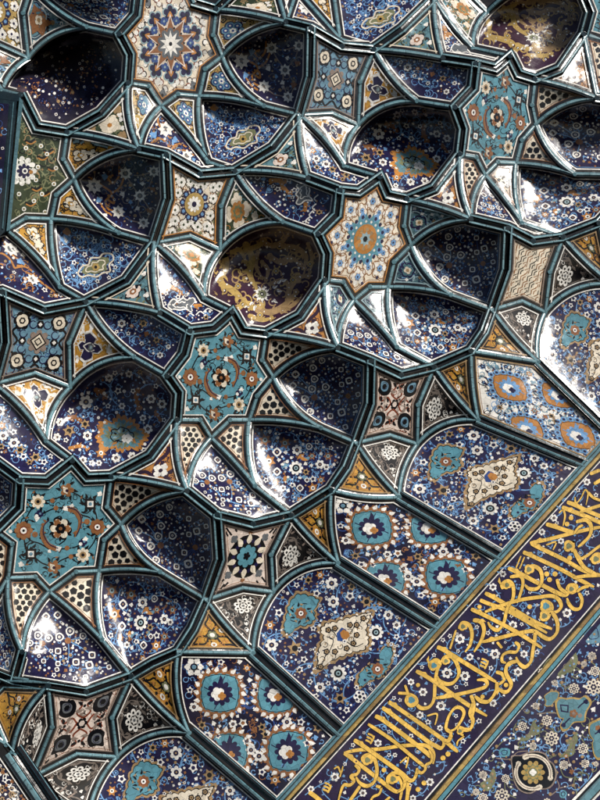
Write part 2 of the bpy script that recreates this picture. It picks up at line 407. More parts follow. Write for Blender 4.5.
# ---------------------------------------------------------------- facets: (bay, part name, style, corner nodes, hollow)
FACES = []
def face(bay, part, style, nodes, hollow=0.0, **o): FACES.append((bay, part, style, nodes.split(), hollow, o))
S16 = 'T0 c1 t1 c2 T2 c3 t3 c4 T4 c5 t5 c6 T6 c7 t7 c8'.split(); S8 = 'TL tn TR rn BR bn BL ln'.split()
def eight(b, st, NR, NL, d1, d2, d3, ks, sts):
    face(b, 'star_panel', st, ' '.join(n + b for n in S16), 0)
    face(b, 'kite_panel', ks[0], f't1{b} c2{b} T2{b} {NR}', 2, frame='k1')
    face(b, 'kite_panel', ks[1], f'T2{b} c3{b} t3{b} k2{b}', 2, frame='k2')
    face(b, 'kite_panel', ks[2], f't3{b} c4{b} T4{b} k3{b}', 2, frame='k3')
    if NL: face(b, 'kite_panel', ks[3], f'T4{b} c5{b} t5{b} {NL}', 2, frame='k4')
    face(b, 'niche_panel', sts[0], d1, 34); face(b, 'niche_panel', sts[1], d2, 22); face(b, 'niche_panel', sts[2], d3, 12)
ck = ['check'] * 4; tk = ['tealkite'] * 4; gk = ['sandkite'] * 4
eight('J', 'turqstar', 'NJ', 'NL_', 'T2J NJ TLK lnK BLK k2J', 't3J k2J BLK q1J q2J m1J TRL k3J', 'T4J k3J TRL tnL TLL lt NL_', ck, ['n1', 'n2', 'n3'])
eight('H', 'turqstar', 'NH', 'NJ', 'T2H NH TLI lnI BLI k2H', 't3H k2H BLI q1H MH TRK k3H', 'T4H k3H TRK tnK TLK NJ', ck, ['n1', 'n2', 'n3'])
eight('E', 'creamstar', 'NE', 'NH', 'T2E NE TLF lnF BLF k2E', 't3E k2E BLF q1E ME TRI k3E', 'T4E k3E TRI tnI TLI NH', tk, ['n1', 'n2', 'n3'])
eight('C', 'turqstar', 'NC', 'NE', 'T2C NC w3 w4 k2C', 't3C k2C w4 w5 q1C MC TRF k3C', 'T4C k3C TRF tnF TLF NE', ck, ['n1', 'n2', 'n3'])
eight('A', 'tenstar', 'NY', 'NA', 'T2A NY TLB lnB BLB k2A', 't3A k2A BLB mDB TRD k3A', 'T4A k3A TRD tnD TLD NA', gk, ['v1', 'v2', 'v3'])
eight('N', 'greenstar', 'NA', None, 'T2N NA TLD lnD BLD k2N', 't3N k2N BLD mGD TRG k3N', 'T4N k3N TRG tnG TLG e1 e2 e3', ['ochkite', 'ochkite', 'ochkite2'], ['v1', 'v2', 'v3'])
face('J', 'triangle_panel', 'rusttri', 't1J NJ t5H mHJ', 2); face('H', 'triangle_panel', 'rusttri', 't1H NH t5E mEH', 2)
face('E', 'triangle_panel', 'rusttri', 't1E NE t5C mCE', 2); face('C', 'triangle_panel', 'rusttri', 't1C NC t5W mWC', 2)
face('N', 'triangle_panel', 'darktri', 't1N NA t5A mNA', 2); face('A', 'triangle_panel', 'darktri', 't1A NY t5Y y1', 2)
for b, st, kk, gg in (('L', 'bud4', 'blackkite', 'goldtri'), ('K', 'kufic4', 'blackkite', 'goldtri'), ('I', 'bud4', 'blackkite', 'goldtri'), ('F', 'fret4', 'blackkite', 'goldtri')):
    face(b, 'star_panel', st, ' '.join(n + b for n in S8), 0)
    face(b, 'kite_panel', kk, f'TR{b} rn{b} BR{b} p1{b}', 2, frame='r'); face(b, 'kite_panel', kk, f'BL{b} bn{b} BR{b} p2{b}', 2, frame='b')
face('L', 'triangle_panel', 'goldtri', 'TRL m1J q2J p1L', 2); face('K', 'triangle_panel', 'goldtri', 'q2J q1J BLK p2K', 2)
face('K', 'triangle_panel', 'goldtri', 'TRK MH p1K', 2); face('I', 'triangle_panel', 'goldtri', 'MH q1H BLI p2I', 2)
face('I', 'triangle_panel', 'goldtri', 'TRI ME p1I', 2); face('F', 'triangle_panel', 'goldtri', 'ME q1E BLF p2F', 2)
face('F', 'triangle_panel', 'goldtri', 'TRF MC p1F', 2)
face('L', 'kite_panel', 'blackkite', 'TLL lnL BLL oL', 2, frame='l'); face('L', 'triangle_panel', 'goldtri', 'gL0 TLL oL gL2 gL1', 2)
curve('TLL', 'oL', -.09); curve('BLL', 'oL', -.02); curve('gL0', 'gL1', 0)
for b, st, kk, R_, L_, rn, t1, t2 in (('G', 'blue4', 'arabkite', 'H', 'J', 'bluedome', 'tn1', 'tn2'), ('D', 'cream4', 'greenkite', 'E', 'H', 'browndome', 'tn3', 'tn3'), ('B', 'blue4', 'arabkite', 'C', 'E', 'bluedome', 'tn1', 'tn2')):
    face(b, 'star_panel', st, ' '.join(n + b for n in S8), 0)
    face(b, 'kite_panel', kk, f'TR{b} rn{b} BR{b} g1{b}', 2, frame='r'); face(b, 'kite_panel', kk, f'BL{b} bn{b} BR{b} g2{b}', 2, frame='b')
    m = {'G': 'mHJ', 'D': 'mEH', 'B': 'mCE'}[b]
    face(b, 'niche_panel', rn, f'BR{b} g1{b} T6{R_} c6{R_} t5{R_} {m} t1{L_} c1{L_} T0{L_} g2{b}', 50)
    face(b, 'niche_panel', t1, f'TR{b} n{b} t7{R_} c7{R_} T6{R_} g1{b}', 10)
face('G', 'niche_panel', 'tn2', 'BLG g2G T0J c8J t7J nM', 9); face('D', 'niche_panel', 'tn2b', 'BLD g2D T0H c8H t7H nG', 9)
face('B', 'niche_panel', 'tn2', 'BLB g2B T0E c8E t7E nD', 9)
face('G', 'triangle_panel', 'tealtri', 'BLD nG TRG mGD', 2); face('D', 'triangle_panel', 'tealtri', 'BLB nD TRD mDB', 2); face('B', 'triangle_panel', 'tealtri', 'zB nB TRB mBY', 2)
face('X', 'star_panel', 'sand4', ' '.join(n + 'X' for n in S8), 0)
face('X', 'kite_panel', 'tealkite2', 'TRX rnX BRX g1X', 2, frame='r'); face('X', 'kite_panel', 'tealkite2', 'BLX bnX BRX g2X', 2, frame='b')
NODES['zz'] = (-16, 84, .3 * h); NODES['zy'] = (-20, 108, .3 * h)
face('X', 'niche_panel', 'browndome', 'BRX g1X T6A c6A t5A mNA t1N c1N T0N g2X', 58)
face('X', 'niche_panel', 'n1', 'TRX nX t7A c7A T6A g1X', 10)
face('Y', 'niche_panel', 'v2', 't3Y y2 zB mBY TRB k3Y', 12); face('Y', 'niche_panel', 'v3', 'T4Y k3Y TRB tnB TLB NY', 8)
face('Y', 'kite_panel', 'ochkite', 't3Y T4Y k3Y', 2, frame='k3'); face('Y', 'kite_panel', 'ochkite', 't5Y T4Y NY', 1)
face('Z', 'niche_panel', 'browndome', 'nz z1 z2 T6W c6W t5W mWC t1C c1C T0C gz', 40)
face('Z', 'niche_panel', 'tn2b', 'zB gz T0C c8C t7C nB', 9); face('Z', 'kite_panel', 'greenkite', 'zB tz nz gz', 2, frame='b')
curve('nz', 'z1', .05)
face('W', 'star_panel', 'turqstar2', 't5W c5W w2 w1 T6W c6W', 0); face('W', 'kite_panel', 'check', 't5W c5W T4W NC', 2, frame='k4'); face('W', 'niche_panel', 'n3', 'T4W w3 NC', 5)
face('M', 'niche_panel', 'n1', 't5J NL_ lt lr ll', 10)
# arched panels above the inscription
face('P1', 'panel', 'medal', 'BRL p1L bLK bL p2L', 5); face('P2', 'panel', 'cloud', 'q2J p2K bKK bLK p1L', 5)
face('P3', 'panel', 'medal', 'BRK p1K bKI bKK p2K', 5); face('P4', 'panel', 'cloud', 'MH p2I bII bKI p1K', 5)
face('P5', 'panel', 'medal', 'BRI p1I bIF bII p2I', 5); face('P6', 'panel', 'cloud2', 'ME p2F bFF bIF p1I', 5)
NODES['p1G_'] = (700, 300, 0)
face('P7', 'panel', 'medal', 'BRF p1F bF bFF p2F', 5)
NODES.update(u1=(-40, 520, .4 * h), u2=(-40, 450, .4 * h))
face('M', 'niche_panel', 'n1', 'nM t7J c7J T6J u1 u2', 14)
face('J', 'kite_panel', 'check', 'T6J c6J t5J ll', 2, frame='k')
# ---------------------------------------------------------------- tile drawing: every motif is cut pieces laid on the facet
def affine(src, dst):
    A = np.array([[x, y, 1] for x, y in src], float); B = np.array([[p[0], p[1]] for p in dst], float)
    M = np.linalg.lstsq(A, B, rcond=None)[0]
    return M
class Draw:
    def __init__(s, panel, M=None, off=(0, 0), k=1.0):
        s.p = panel; s.M = np.array([[1, 0], [0, 1], [0, 0]], float) if M is None else M
        s.off = off; s.k = k
        s.sc = math.sqrt(abs(np.linalg.det(s.M[:2]))) * k
    def t(s, pts):
        a = np.array(pts, float)[:, :2] * s.k + np.array(s.off); a = np.hstack([a, np.ones((len(a), 1))]) @ s.M
        return [tuple(q) for q in a]
    def poly(s, pts, mat, lvl=.15, c=None): s.p.fan(s.t(pts), mat, lvl, s.t([c])[0] if c else None)
    def area(s, pts, mat, lvl=.15, step=4): s.p.fill(s.t(pts), mat, lvl, step)
    def line(s, pts, w, mat, lvl=.1, sm=True, taper=0, close=False):
        q = s.t(pts)
        if sm and len(q) > 2: q = smooth(q, 4, close)
        elif len(q) == 2:
            n = max(1, int(math.hypot(q[1][0] - q[0][0], q[1][1] - q[0][1]) / 3)); q = [(q[0][0] + (q[1][0] - q[0][0]) * i / n, q[0][1] + (q[1][1] - q[0][1]) * i / n) for i in range(n + 1)]
        s.p.ribbon(q, w * s.sc if not isinstance(w, list) else [a * s.sc for a in w], mat, lvl, taper, close)
    def disc(s, x, y, r, mat, lvl=.2, n=10, rot=0): s.poly([(x + r * math.cos(rot + 6.2832 * i / n), y + r * math.sin(rot + 6.2832 * i / n)) for i in range(n)], mat, lvl, (x, y))
    def petals(s, x, y, r, n, mat, lvl=.2, depth=.3, rot=0, sharp=False):
        m = n * (2 if sharp else 6); pts = []
        for i in range(m):
            a = rot + 6.2832 * i / m
            q = (1 - depth * (i % 2)) if sharp else (1 - depth + depth * abs(math.cos(n * (a - rot) / 2)) ** .7)
            pts.append((x + r * q * math.cos(a), y + r * q * math.sin(a)))
        s.poly(pts, mat, lvl, (x, y))
    def leaf(s, x, y, a, l, w, mat, lvl=.14, bend=.25):
        c, n = math.cos(a), math.sin(a); P = lambda u, v: (x + c * u * l - n * v * w, y + n * u * l + c * v * w)
        s.poly([P(0, 0), P(.3, .42 + bend), P(.65, .3 + bend), P(1, bend * .6), P(.6, -.25 + bend * .6), P(.25, -.4)], mat, lvl)
    # flowers -------------------------------------------------
    def wf(s, x, y, r, c='navy', pet='white', n=6, rot=None):
        r *= 1.1
        rot = (x * 7.3 + y * 3.1) % 6 if rot is None else rot
        s.petals(x, y, r, n, pet, .24, .34, rot); s.disc(x, y, r * .42, c, .34, 8); s.disc(x, y, r * .16, 'tan', .42, 6)
    def ws(s, x, y, r, c='navy', pet='white', n=5):
        r *= 1.12
        rot = (x * 5.1 + y * 2.3) % 6; s.petals(x, y, r, n, pet, .24, .42, rot, True); s.disc(x, y, r * .4, c, .34, 7)
    def daisy(s, x, y, r, pet='white', c='black', inn='pale', n=9, back=None):
        if back: s.petals(x, y, r * 1.2, n, back, .18, .3)
        s.petals(x, y, r, n, pet, .24, .3); s.disc(x, y, r * .52, c, .34, 12); s.disc(x, y, r * .3, inn, .42, 8); s.disc(x, y, r * .14, 'black', .48, 6)
    def bf(s, x, y, r, pet='brown', c='pale', n=6):
        r *= 1.12
        rot = (x * 3.7 + y) % 6; s.petals(x, y, r, n, pet, .22, .45, rot, True); s.disc(x, y, r * .38, c, .32, 8); s.disc(x, y, r * .17, 'black', .4, 6)
    def hexf(s, x, y, r, pet='white'):
        s.petals(x, y, r, 6, pet, .22, .2)
        for i in range(6):
            a = i * 1.0472 + .3; s.disc(x + r * .62 * math.cos(a), y + r * .62 * math.sin(a), r * .2, 'navy', .32, 6)
        s.disc(x, y, r * .27, 'black', .34, 7)
    def ring(s, x, y, r, mat='white', inn='navy', n=4, rot=0.0, sq=1.0):
        P = lambda q: [(x + q * (1 - .16 * (i % 2)) * math.cos(rot + 6.2832 * i / (2 * n)), y + q * sq * (1 - .16 * (i % 2)) * math.sin(rot + 6.2832 * i / (2 * n))) for i in range(2 * n)]
        s.poly(P(r), mat, .22, (x, y)); s.poly(P(r * .58), inn, .32, (x, y)); s.disc(x, y, r * .2, 'tan', .4, 5)
    def heart(s, x, y, r, a=0, mat='white', inn='navy'):
        f = lambda q: [(x + q * (math.cos(t) * (1 + .12 * math.cos(3 * t))) * math.cos(a) - q * math.sin(t) * math.sin(a), y + q * math.cos(t) * (1 + .12 * math.cos(3 * t)) * math.sin(a) + q * math.sin(t) * math.cos(a)) for t in [6.2832 * i / 12 for i in range(12)]]
        s.poly(f(r), mat, .22, (x, y)); s.poly(f(r * .66), inn, .3, (x, y)); s.disc(x, y, r * .34, mat, .36, 6); s.disc(x, y, r * .15, 'tan', .42, 5)
    def bud(s, x, y, r, a=None, mat='white'):
        a = (x * 2.7 + y * 4.1) % 6.28 if a is None else a
        s.poly([(x + r * q * math.cos(a + t), y + r * q * math.sin(a + t)) for t, q in ((0, 1.25), (.8, .75), (1.7, .9), (2.6, .45), (3.14, .8), (3.7, .45), (4.6, .9), (5.5, .75))], mat, .2)
    def curl(s, x, y, r, a0, a1, w, mat, lvl=.08):
        n = max(4, int(abs(a1 - a0) * 5)); s.line([(x + r * (1 - .35 * i / n) * math.cos(a0 + (a1 - a0) * i / n), y + r * (1 - .35 * i / n) * math.sin(a0 + (a1 - a0) * i / n)) for i in range(n + 1)], w, mat, lvl, sm=False)
    def vine(s, pts, w=1.0, mat='ltblue', leafs=True, lm=None, ll=3.2, every=7.0):
        q = smooth(pts, 5) if len(pts) > 2 else pts
        s.line(q, w, mat, .08, sm=False)
        if leafs:
            acc = 0; sd_ = 1
            for i in range(1, len(q)):
                dx, dy = q[i][0] - q[i - 1][0], q[i][1] - q[i - 1][1]; acc += math.hypot(dx, dy)
                if acc > every / s.k if s.k != 1 else acc > every:
                    acc = 0; sd_ = -sd_; a = math.atan2(dy, dx) + sd_ * .9
                    s.leaf(q[i][0], q[i][1], a, ll, ll * .5, lm or mat, .12, .3 * sd_)
    def items(s, text):
        for it in text.split(';'):
            v = it.split()
            if not v: continue
            k = v[0]; a = [float(q) for q in v[1:4]]
            x, y = a[0], a[1]; r = a[2] if len(a) > 2 else 12; ex = v[4:]
            g = s.__class__.KINDS[k]; g(s, x, y, r, *ex)
def _k(name, *ar, **kw): return lambda s, x, y, r, *ex: getattr(s, name)(x, y, r, *ar, **kw)
Draw.KINDS = dict(
    wf=_k('wf'), wb=_k('wf', 'brown'), wk=_k('wf', 'black'), ws=_k('ws'), wsb=_k('ws', 'brown'), dz=_k('daisy'), bf=_k('bf'), bo=_k('bf', 'rust', 'white'), bt=_k('bf', 'tan', 'black'), hx=_k('hexf'),
    rg=_k('ring'), rs=_k('ring', rot=.5), sq=_k('ring', 'white', 'navy', 4, .785), ht=_k('heart'), h2=_k('heart', 2.0), h3=_k('heart', 4.0), bu=_k('bud'), bb=_k('bud', None, 'ltblue'), br=_k('bud', None, 'brown'),
    wd=lambda s, x, y, r, *e: s.disc(x, y, r, 'white', .22, 7), td=lambda s, x, y, r, *e: s.disc(x, y, r, 'tan', .22, 7), bd=lambda s, x, y, r, *e: s.disc(x, y, r, 'brown', .2, 8),
    gs=lambda s, x, y, r, *e: (s.petals(x, y, r, 8, 'taupe', .2, .3), s.disc(x, y, r * .45, 'black', .3, 8), s.disc(x, y, r * .2, 'white', .38, 6)),
    kq=lambda s, x, y, r, *e: (s.petals(x, y, r, 8, 'black', .2, .3, 0, True), s.disc(x, y, r * .55, 'white', .3, 4, .785), s.disc(x, y, r * .25, 'steel', .38, 6)),
    br8=lambda s, x, y, r, *e: (s.petals(x, y, r, 8, 'brown', .2, .18), s.disc(x, y, r * .5, 'red', .3, 8), s.disc(x, y, r * .36, 'white', .36, 8), s.disc(x, y, r * .16, 'black', .42, 6)),
    dw=lambda s, x, y, r, *e: (s.petals(x, y, r, 8, 'cream', .2, .3), s.disc(x, y, r * .48, 'tan', .3, 10), s.disc(x, y, r * .25, 'black', .36, 6)),
    pal=lambda s, x, y, r, *e: (s.petals(x, y, r, 5, 'brown', .2, .4), s.poly([(x - r * .6, y - r * .5), (x + r * .1, y - r * .3), (x + r * .1, y + r * .6), (x - r * .5, y + r * .3)], 'cream', .3), s.disc(x, y + r * .1, r * .25, 'wine', .36, 6)))

STY = {}
def style(*n):
    def d(f):
        for k in n: STY[k] = f
        return f
    return d
def fit(nodes, src):
    """affine map from the facet a motif was drawn for to another facet of the same kind"""
    s = src.split()
    if len(s) == len(nodes): return affine([NODES[k][:2] for k in s], [NODES[k][:2] for k in nodes])
    ix = [0, 1, 2, -1, -2] if len(s) > 6 and len(nodes) > 6 else [0, 1, -1, -2]
    return affine([NODES[s[i]][:2] for i in ix], [NODES[nodes[i]][:2] for i in ix])
def unit8(nodes):
    return affine([(math.sin(i * math.pi / 8) * (1 if i % 2 == 0 else .765), -math.cos(i * math.pi / 8) * (1 if i % 2 == 0 else .765)) for i in range(16)], [NODES[k] for k in nodes])
def unit4(nodes):
    return affine([(-1, -1), (0, -.62), (1, -1), (.62, 0), (1, 1), (0, .62), (-1, 1), (-.62, 0)], [NODES[k] for k in nodes])
def unitk(nodes): return affine([(-1, 0), (0, -.55), (1, 0), (0, 2)], [NODES[k] for k in nodes[:4]])
def rnd(nodes): return random.Random('-'.join(nodes))

def scatter(d, poly, rg, n, kinds, gap, sizes, avoid=()):
    """fill what is left of a field with small pieces that keep clear of each other"""
    xs = [p[0] for p in poly]; ys = [p[1] for p in poly]; got = list(avoid); gap *= .8; n = int(n * 1.7)
    for _ in range(n * 14):
        if n <= 0: break
        x = rg.uniform(min(xs), max(xs)); y = rg.uniform(min(ys), max(ys))
        if not inside((x, y), poly) or rim_dist((x, y), poly) < gap * .42: continue
        if any(math.hypot(x - a, y - b) < gap * .5 + c for a, b, c in got): continue
        k = rg.choice(kinds); r = rg.uniform(*sizes); got.append((x, y, r)); n -= 1
        d.items(f'{k} {x} {y} {r}')
    return got
def curls(p, poly, rg, n, mats=('ltblue', 'blue', 'ltblue'), r0=2.2, r1=4.2, w=.55):
    """thin tendrils that fill the ground of a field"""
    d = Draw(p); xs = [q[0] for q in poly]; ys = [q[1] for q in poly]
    got = 0; small = (max(xs) - min(xs)) * (max(ys) - min(ys)) < 5000
    for _ in range(n * 6):
        x, y = rg.uniform(min(xs), max(xs)), rg.uniform(min(ys), max(ys))
        if not inside((x, y), poly) or rim_dist((x, y), poly) < (1 if small else 2): continue
        got += 1
        if got > n: break
        a = rg.uniform(0, 6.28); s_ = rg.choice((-1, 1)); r = rg.uniform(r0, r1); m = rg.choice(mats)
        d.curl(x, y, r, a, a + s_ * rg.uniform(3.5, 6.5), w, m, .12)
        b = a + s_ * 1.5; d.leaf(x + r * .95 * math.cos(a), y + r * .95 * math.sin(a), a + s_ * 1.2, 2.6, 1.4, m, .14)
def rest(d, p, poly, its, n, kinds=('bb', 'ws', 'td', 'wd', 'br', 'bu'), gap=5.2, sizes=(.8, 1.5)):
    """small blossoms wherever the drawn ones left bare ground"""
    av = pts_of(its); q = d.t([(a, b) for a, b, c in av]) if av else []
    scatter(Draw(p), poly, rnd([its[:20], str(len(poly)), str(poly[0])]), n, list(kinds), gap, sizes, [(x, y, c[2] * d.sc) for (x, y), c in zip(q, av)])
def pts_of(text):
    out = []
    for it in text.split(';'):
        v = it.split()
        if len(v) >= 4: out.append((float(v[1]), float(v[2]), float(v[3])))
    return out
# ---------------------------------------------------------------- the designs
BASE = dict(turqstar='turq', turqstar2='turq', creamstar='cream', tenstar='cream', greenstar='green', check='cream', tealkite='dullteal', sandkite='sand', ochkite='ochre', ochkite2='ochre',
    n1='navy', n2='navy', n3='navy', v1='navy', v2='navy', v3='navy', rusttri='rust', darktri='green', bud4='blush', kufic4='blush', fret4='cream', blackkite='black', goldtri='ochre',
    blue4='steel', cream4='cream', arabkite='ochre', greenkite='green', bluedome='navy', browndome='plum', tn1='navy', tn2='navy', tn2b='navy', tn3='navy', tealtri='teal', sand4='sand', tealkite2='teal',
    medal='navy', cloud='deepnavy', cloud2='white', blank='black')
OUT = dict(turqstar='white', creamstar='rust', tenstar='rust', check='brown', bud4='taupe', kufic4='taupe', fret4='taupe', blue4='taupe', cream4='rust', blackkite='white', tealkite='pale', arabkite='white', goldtri='tan', rusttri='white', cloud2='tan', tealtri='cream')

TS = '''dw 190 108 29; pal 335 50 28; kq 452 120 31; br8 487 235 32; dw 415 375 29; pal 270 435 28; kq 155 370 31; br8 118 253 37; bu 185 188 14; bu 325 140 14; bu 362 130 11; bu 290 345 14; bu 430 295 13; bu 102 420 14; bu 497 68 14; bu 245 355 9; bd 262 103 10; bd 280 140 10; bd 335 340 10; bd 355 383 10; bd 175 272 12; bd 435 208 12; wd 52 257 8; wd 542 233 8'''
@style('turqstar', 'turqstar2')
def s_turq(p, nodes, poly, o):
    src = ' '.join(n + 'J' for n in S16)
    curls(p, poly, rnd(nodes), 46, ('black', 'black', 'tealb'), 2, 3.6, .6)
    if len(nodes) != 16:
        d = Draw(p, None); d.items('kq 596 16 5; dw 610 5 6; br8 604 24 5'); d.line([(588, 10), (592, 24), (602, 30)], 1, 'black'); return
    d = Draw(p, fit(nodes, src), (0, 480), .2)
    for v in ([(118,253),(128,200),(160,140),(190,108)], [(190,108),(250,100),(300,85),(335,50)], [(335,50),(390,75),(452,120)], [(452,120),(480,170),(487,235)], [(487,235),(475,300),(440,350),(415,375)],
              [(415,375),(350,385),(300,405),(270,435)], [(270,435),(210,415),(155,370)], [(155,370),(125,320),(118,253)], [(118,253),(150,300),(200,318),(245,345)], [(487,235),(450,190),(410,175),(370,150)],
              [(185,188),(230,160),(280,140),(325,140)], [(430,295),(390,330),(340,342),(290,345)], [(303,243),(330,290),(300,320)], [(303,243),(270,200),(300,180)]):
        d.vine(v, 6.5, 'black', True, 'black', 27, 26)
    for c in ([(330,140),(375,155),(400,195),(395,240),(375,285)], [(285,345),(240,325),(212,275),(215,230),(240,205)]):
        for j, (ux, uy) in enumerate(smooth(c, 3)): d.leaf(ux, uy, j * .9, 22, 12, 'brown' if j % 3 else 'black', .17)
        d.line(c, [26, 26, 26, 26, 26, 26, 26, 26, 22, 20, 18, 16, 14, 12, 10, 8, 6][:17], 'brown', .2); d.line([(q[0] + 6, q[1] - 4) for q in c], 5, 'navy', .3)
    for i in range(8):
        x, y = [(190,108),(335,50),(452,120),(487,235),(415,375),(270,435),(155,370),(118,253)][i]
        for k in range(6):
            a = k * 1.047 + i; d.leaf(x + 30 * math.cos(a), y + 30 * math.sin(a), a + .3, 30, 15, 'black', .14)
    d.items(';'.join(' '.join(v.split()[:3] + [str(float(v.split()[3]) * 1.26)]) for v in TS.split(';')))
    for k in range(6): d.leaf(303 + 40 * math.cos(k * 1.047 + .5), 243 + 40 * math.sin(k * 1.047 + .5), k * 1.047 + .5, 26, 16, 'black', .2)
    d.petals(303, 243, 58, 6, 'black', .2, .3, .2); d.petals(303, 243, 52, 6, 'cream', .27, .3, 0)
    for k in range(3): d.petals(303 + 33 * math.cos(k * 2.09), 243 + 33 * math.sin(k * 2.09), 19, 5, 'brown', .33)
    d.petals(303, 243, 27, 6, 'black', .4, .2); d.disc(303, 243, 9, 'brown', .46)
    rg = rnd(nodes)
    for q in TS.split(';'):
        v = q.split(); x, y, r = map(float, v[1:4])
        if r < 20: continue
        for k in range(3): a = rg.uniform(0, 6.28); d.line([(x + r * math.cos(a), y + r * math.sin(a)), (x + r * 1.6 * math.cos(a + .3), y + r * 1.6 * math.sin(a + .3)), (x + r * 1.9 * math.cos(a + .8), y + r * 1.9 * math.sin(a + .8))], 5, 'black', .1); d.leaf(x + r * 1.7 * math.cos(a + .5), y + r * 1.7 * math.sin(a + .5), a + 1.6, 20, 10, rg.choice(['black', 'black', 'brown']), .15)
    for x, y in ((195, 172), (415, 312)):
        d.petals(x, y, 22, 4, 'navy', .2, .3); d.disc(x - 12, y + 8, 9, 'white', .28); d.disc(x + 6, y - 4, 6, 'steel', .28)

@style('creamstar')
def s_cream(p, nodes, poly, o):
    d = Draw(p, unit8(nodes))
    for i in range(8):
        a = i * .7854
        for rr, q in ((.60, .16), (.47, .12)):
            x, y = rr * math.sin(a + (.39 if rr < .5 else 0)), -rr * math.cos(a + (.39 if rr < .5 else 0))
            for k in range(5):
                b = a + k * 1.257
                d.petals(x + q * .6 * math.cos(b), y + q * .6 * math.sin(b), q * .3, 4, 'white', .14, .3, b); d.curl(x + q * .62 * math.cos(b), y + q * .62 * math.sin(b), q * .55, b - 1.5, b + 1.6, .014, 'brown', .18)
            d.petals(x, y, q * .42, 6, 'brown', .2, .35, a); d.petals(x, y, q * .36, 6, 'ltblue', .26, .35, a); d.disc(x, y, q * .12, 'navy', .38, 5)
        x, y = .84 * math.sin(a), -.84 * math.cos(a); d.petals(x, y, .06, 4, 'red', .2, .4, a)
        for sg in (-1, 1):
            d.line([(.45 * math.sin(a), -.45 * math.cos(a)), (.62 * math.sin(a + sg * .22), -.62 * math.cos(a + sg * .22)), (.82 * math.sin(a + sg * .1), -.82 * math.cos(a + sg * .1))], .014, 'brown', .1)
            d.disc(.70 * math.sin(a + sg * .17), -.70 * math.cos(a + sg * .17), .032, 'navy', .2, 5)
    d.petals(0, 0, .47, 8, 'ltblue', .3, .32, .39, True); d.petals(0, 0, .42, 16, 'turq', .36, .3, .2, True)
    for i in range(16):
        a = i * .3927; d.disc(.36 * math.cos(a), .36 * math.sin(a), .035, 'navy', .42, 5); d.disc(.28 * math.cos(a + .2), .28 * math.sin(a + .2), .025, 'white', .42, 5)
    d.disc(0, 0, .24, 'rust', .46, 16)
    for i in range(8):
        a = i * .7854; d.disc(.15 * math.cos(a), .15 * math.sin(a), .035, 'tan', .5, 6)
    d.petals(0, 0, .12, 8, 'pale', .52, .3, 0, True); d.disc(0, 0, .05, 'black', .58, 6)

@style('tenstar')
def s_ten(p, nodes, poly, o):
    d = Draw(p, unit8(nodes)); rg = rnd(nodes)
    for i in range(8):
        a = i * .7854; x, y = .80 * math.sin(a), -.80 * math.cos(a)
        d.petals(x, y, .115, 4, 'black', .2, .4, a, True); d.petals(x, y, .09, 4, 'grey', .26, .3, a); d.disc(x, y, .03, 'black', .34, 5)
    for i in range(110):
        a = rg.uniform(0, 6.28); r = rg.uniform(.56, .80)
        x, y = r * math.sin(a), -r * math.cos(a)
        d.curl(x, y, .055, a, a + 4.2, .02, rg.choice(['black', 'taupe', 'red']), .1)
        d.petals(x, y, .04, 5, 'white', .16, .3)
    for i in range(10):
        a = i * .6283 + .1
        x, y = .47 * math.cos(a), .47 * math.sin(a)
        d.petals(x, y, .15, 5, 'pale', .24, .3, a); d.petals(x, y, .125, 5, 'navy', .3, .35, a)
        d.disc(x * 1.12, y * 1.12, .03, 'black', .36, 5); d.petals(x * .96, y * .96, .06, 3, 'rust', .36, .4, a, True)
        b = a + .314; d.petals(.37 * math.cos(b), .37 * math.sin(b), .07, 4, 'blue', .34, .3, b); d.disc(.37 * math.cos(b), .37 * math.sin(b), .022, 'pale', .4, 5)
    d.petals(0, 0, .47, 10, 'blush', .42, .47, .1, True); d.petals(0, 0, .42, 10, 'brown', .46, .47, .1, True)
    d.petals(0, 0, .25, 10, 'grey', .5, .25, .1); d.petals(0, 0, .21, 10, 'white', .56, .5, .1, True); d.disc(0, 0, .035, 'black', .62, 6)
    for i in range(10):
        a = i * .6283 + .4; d.disc(.25 * math.cos(a), .25 * math.sin(a), .02, 'black', .58, 5)

@style('greenstar')
def s_green(p, nodes, poly, o):
    d = Draw(p, None)
    rg = rnd(nodes); curls(p, poly, rg, 130, ('olive', 'olive', 'tan', 'olive', 'black'), 2, 4.5, .9)
    for v in ([(30,140),(42,134),(52,142),(56,152)], [(28,150),(40,158),(50,156),(58,172),(66,178)], [(24,190),(36,186),(48,188),(56,180)], [(20,205),(32,198),(46,196),(50,206)], [(44,150),(38,166),(46,178),(40,192)]):
        d.line(v, 1.6, 'olive', .1); d.vine(v, .9, 'tan', True, 'olive', 4, 5)
    for x, y in ((30,141),(48,151),(42,157),(36,188),(44,193),(52,168),(30,203)): d.line([(x-5,y-1),(x,y+1),(x+5,y-2)], 2.2, 'black', .16); d.line([(x-4,y+1),(x+1,y+3),(x+6,y)], 1.4, 'rust', .2)
    for x, y in ((34,134),(55,138),(41,146),(47,154),(26,148),(38,167),(56,168),(36,180),(54,184),(42,194),(19,194),(24,209),(45,212),(34,201)):
        d.disc(x, y, 2.3, 'white', .24, 8); d.disc(x, y, 1.1, 'green', .3, 6); d.disc(x + .2, y, .5, 'gold', .34, 5)
    d.petals(22, 171, 15, 12, 'white', .26, .25); d.petals(22, 171, 11.5, 12, 'green', .30, .3, .2, True); d.petals(22, 171, 10.5, 8, 'white', .32, .3); d.petals(24, 171, 7.5, 8, 'navy', .36, .35)
    d.disc(31, 172, 2, 'rust', .4); d.disc(25, 171, 3, 'white', .4); d.disc(25, 171, 1.5, 'navy', .45)

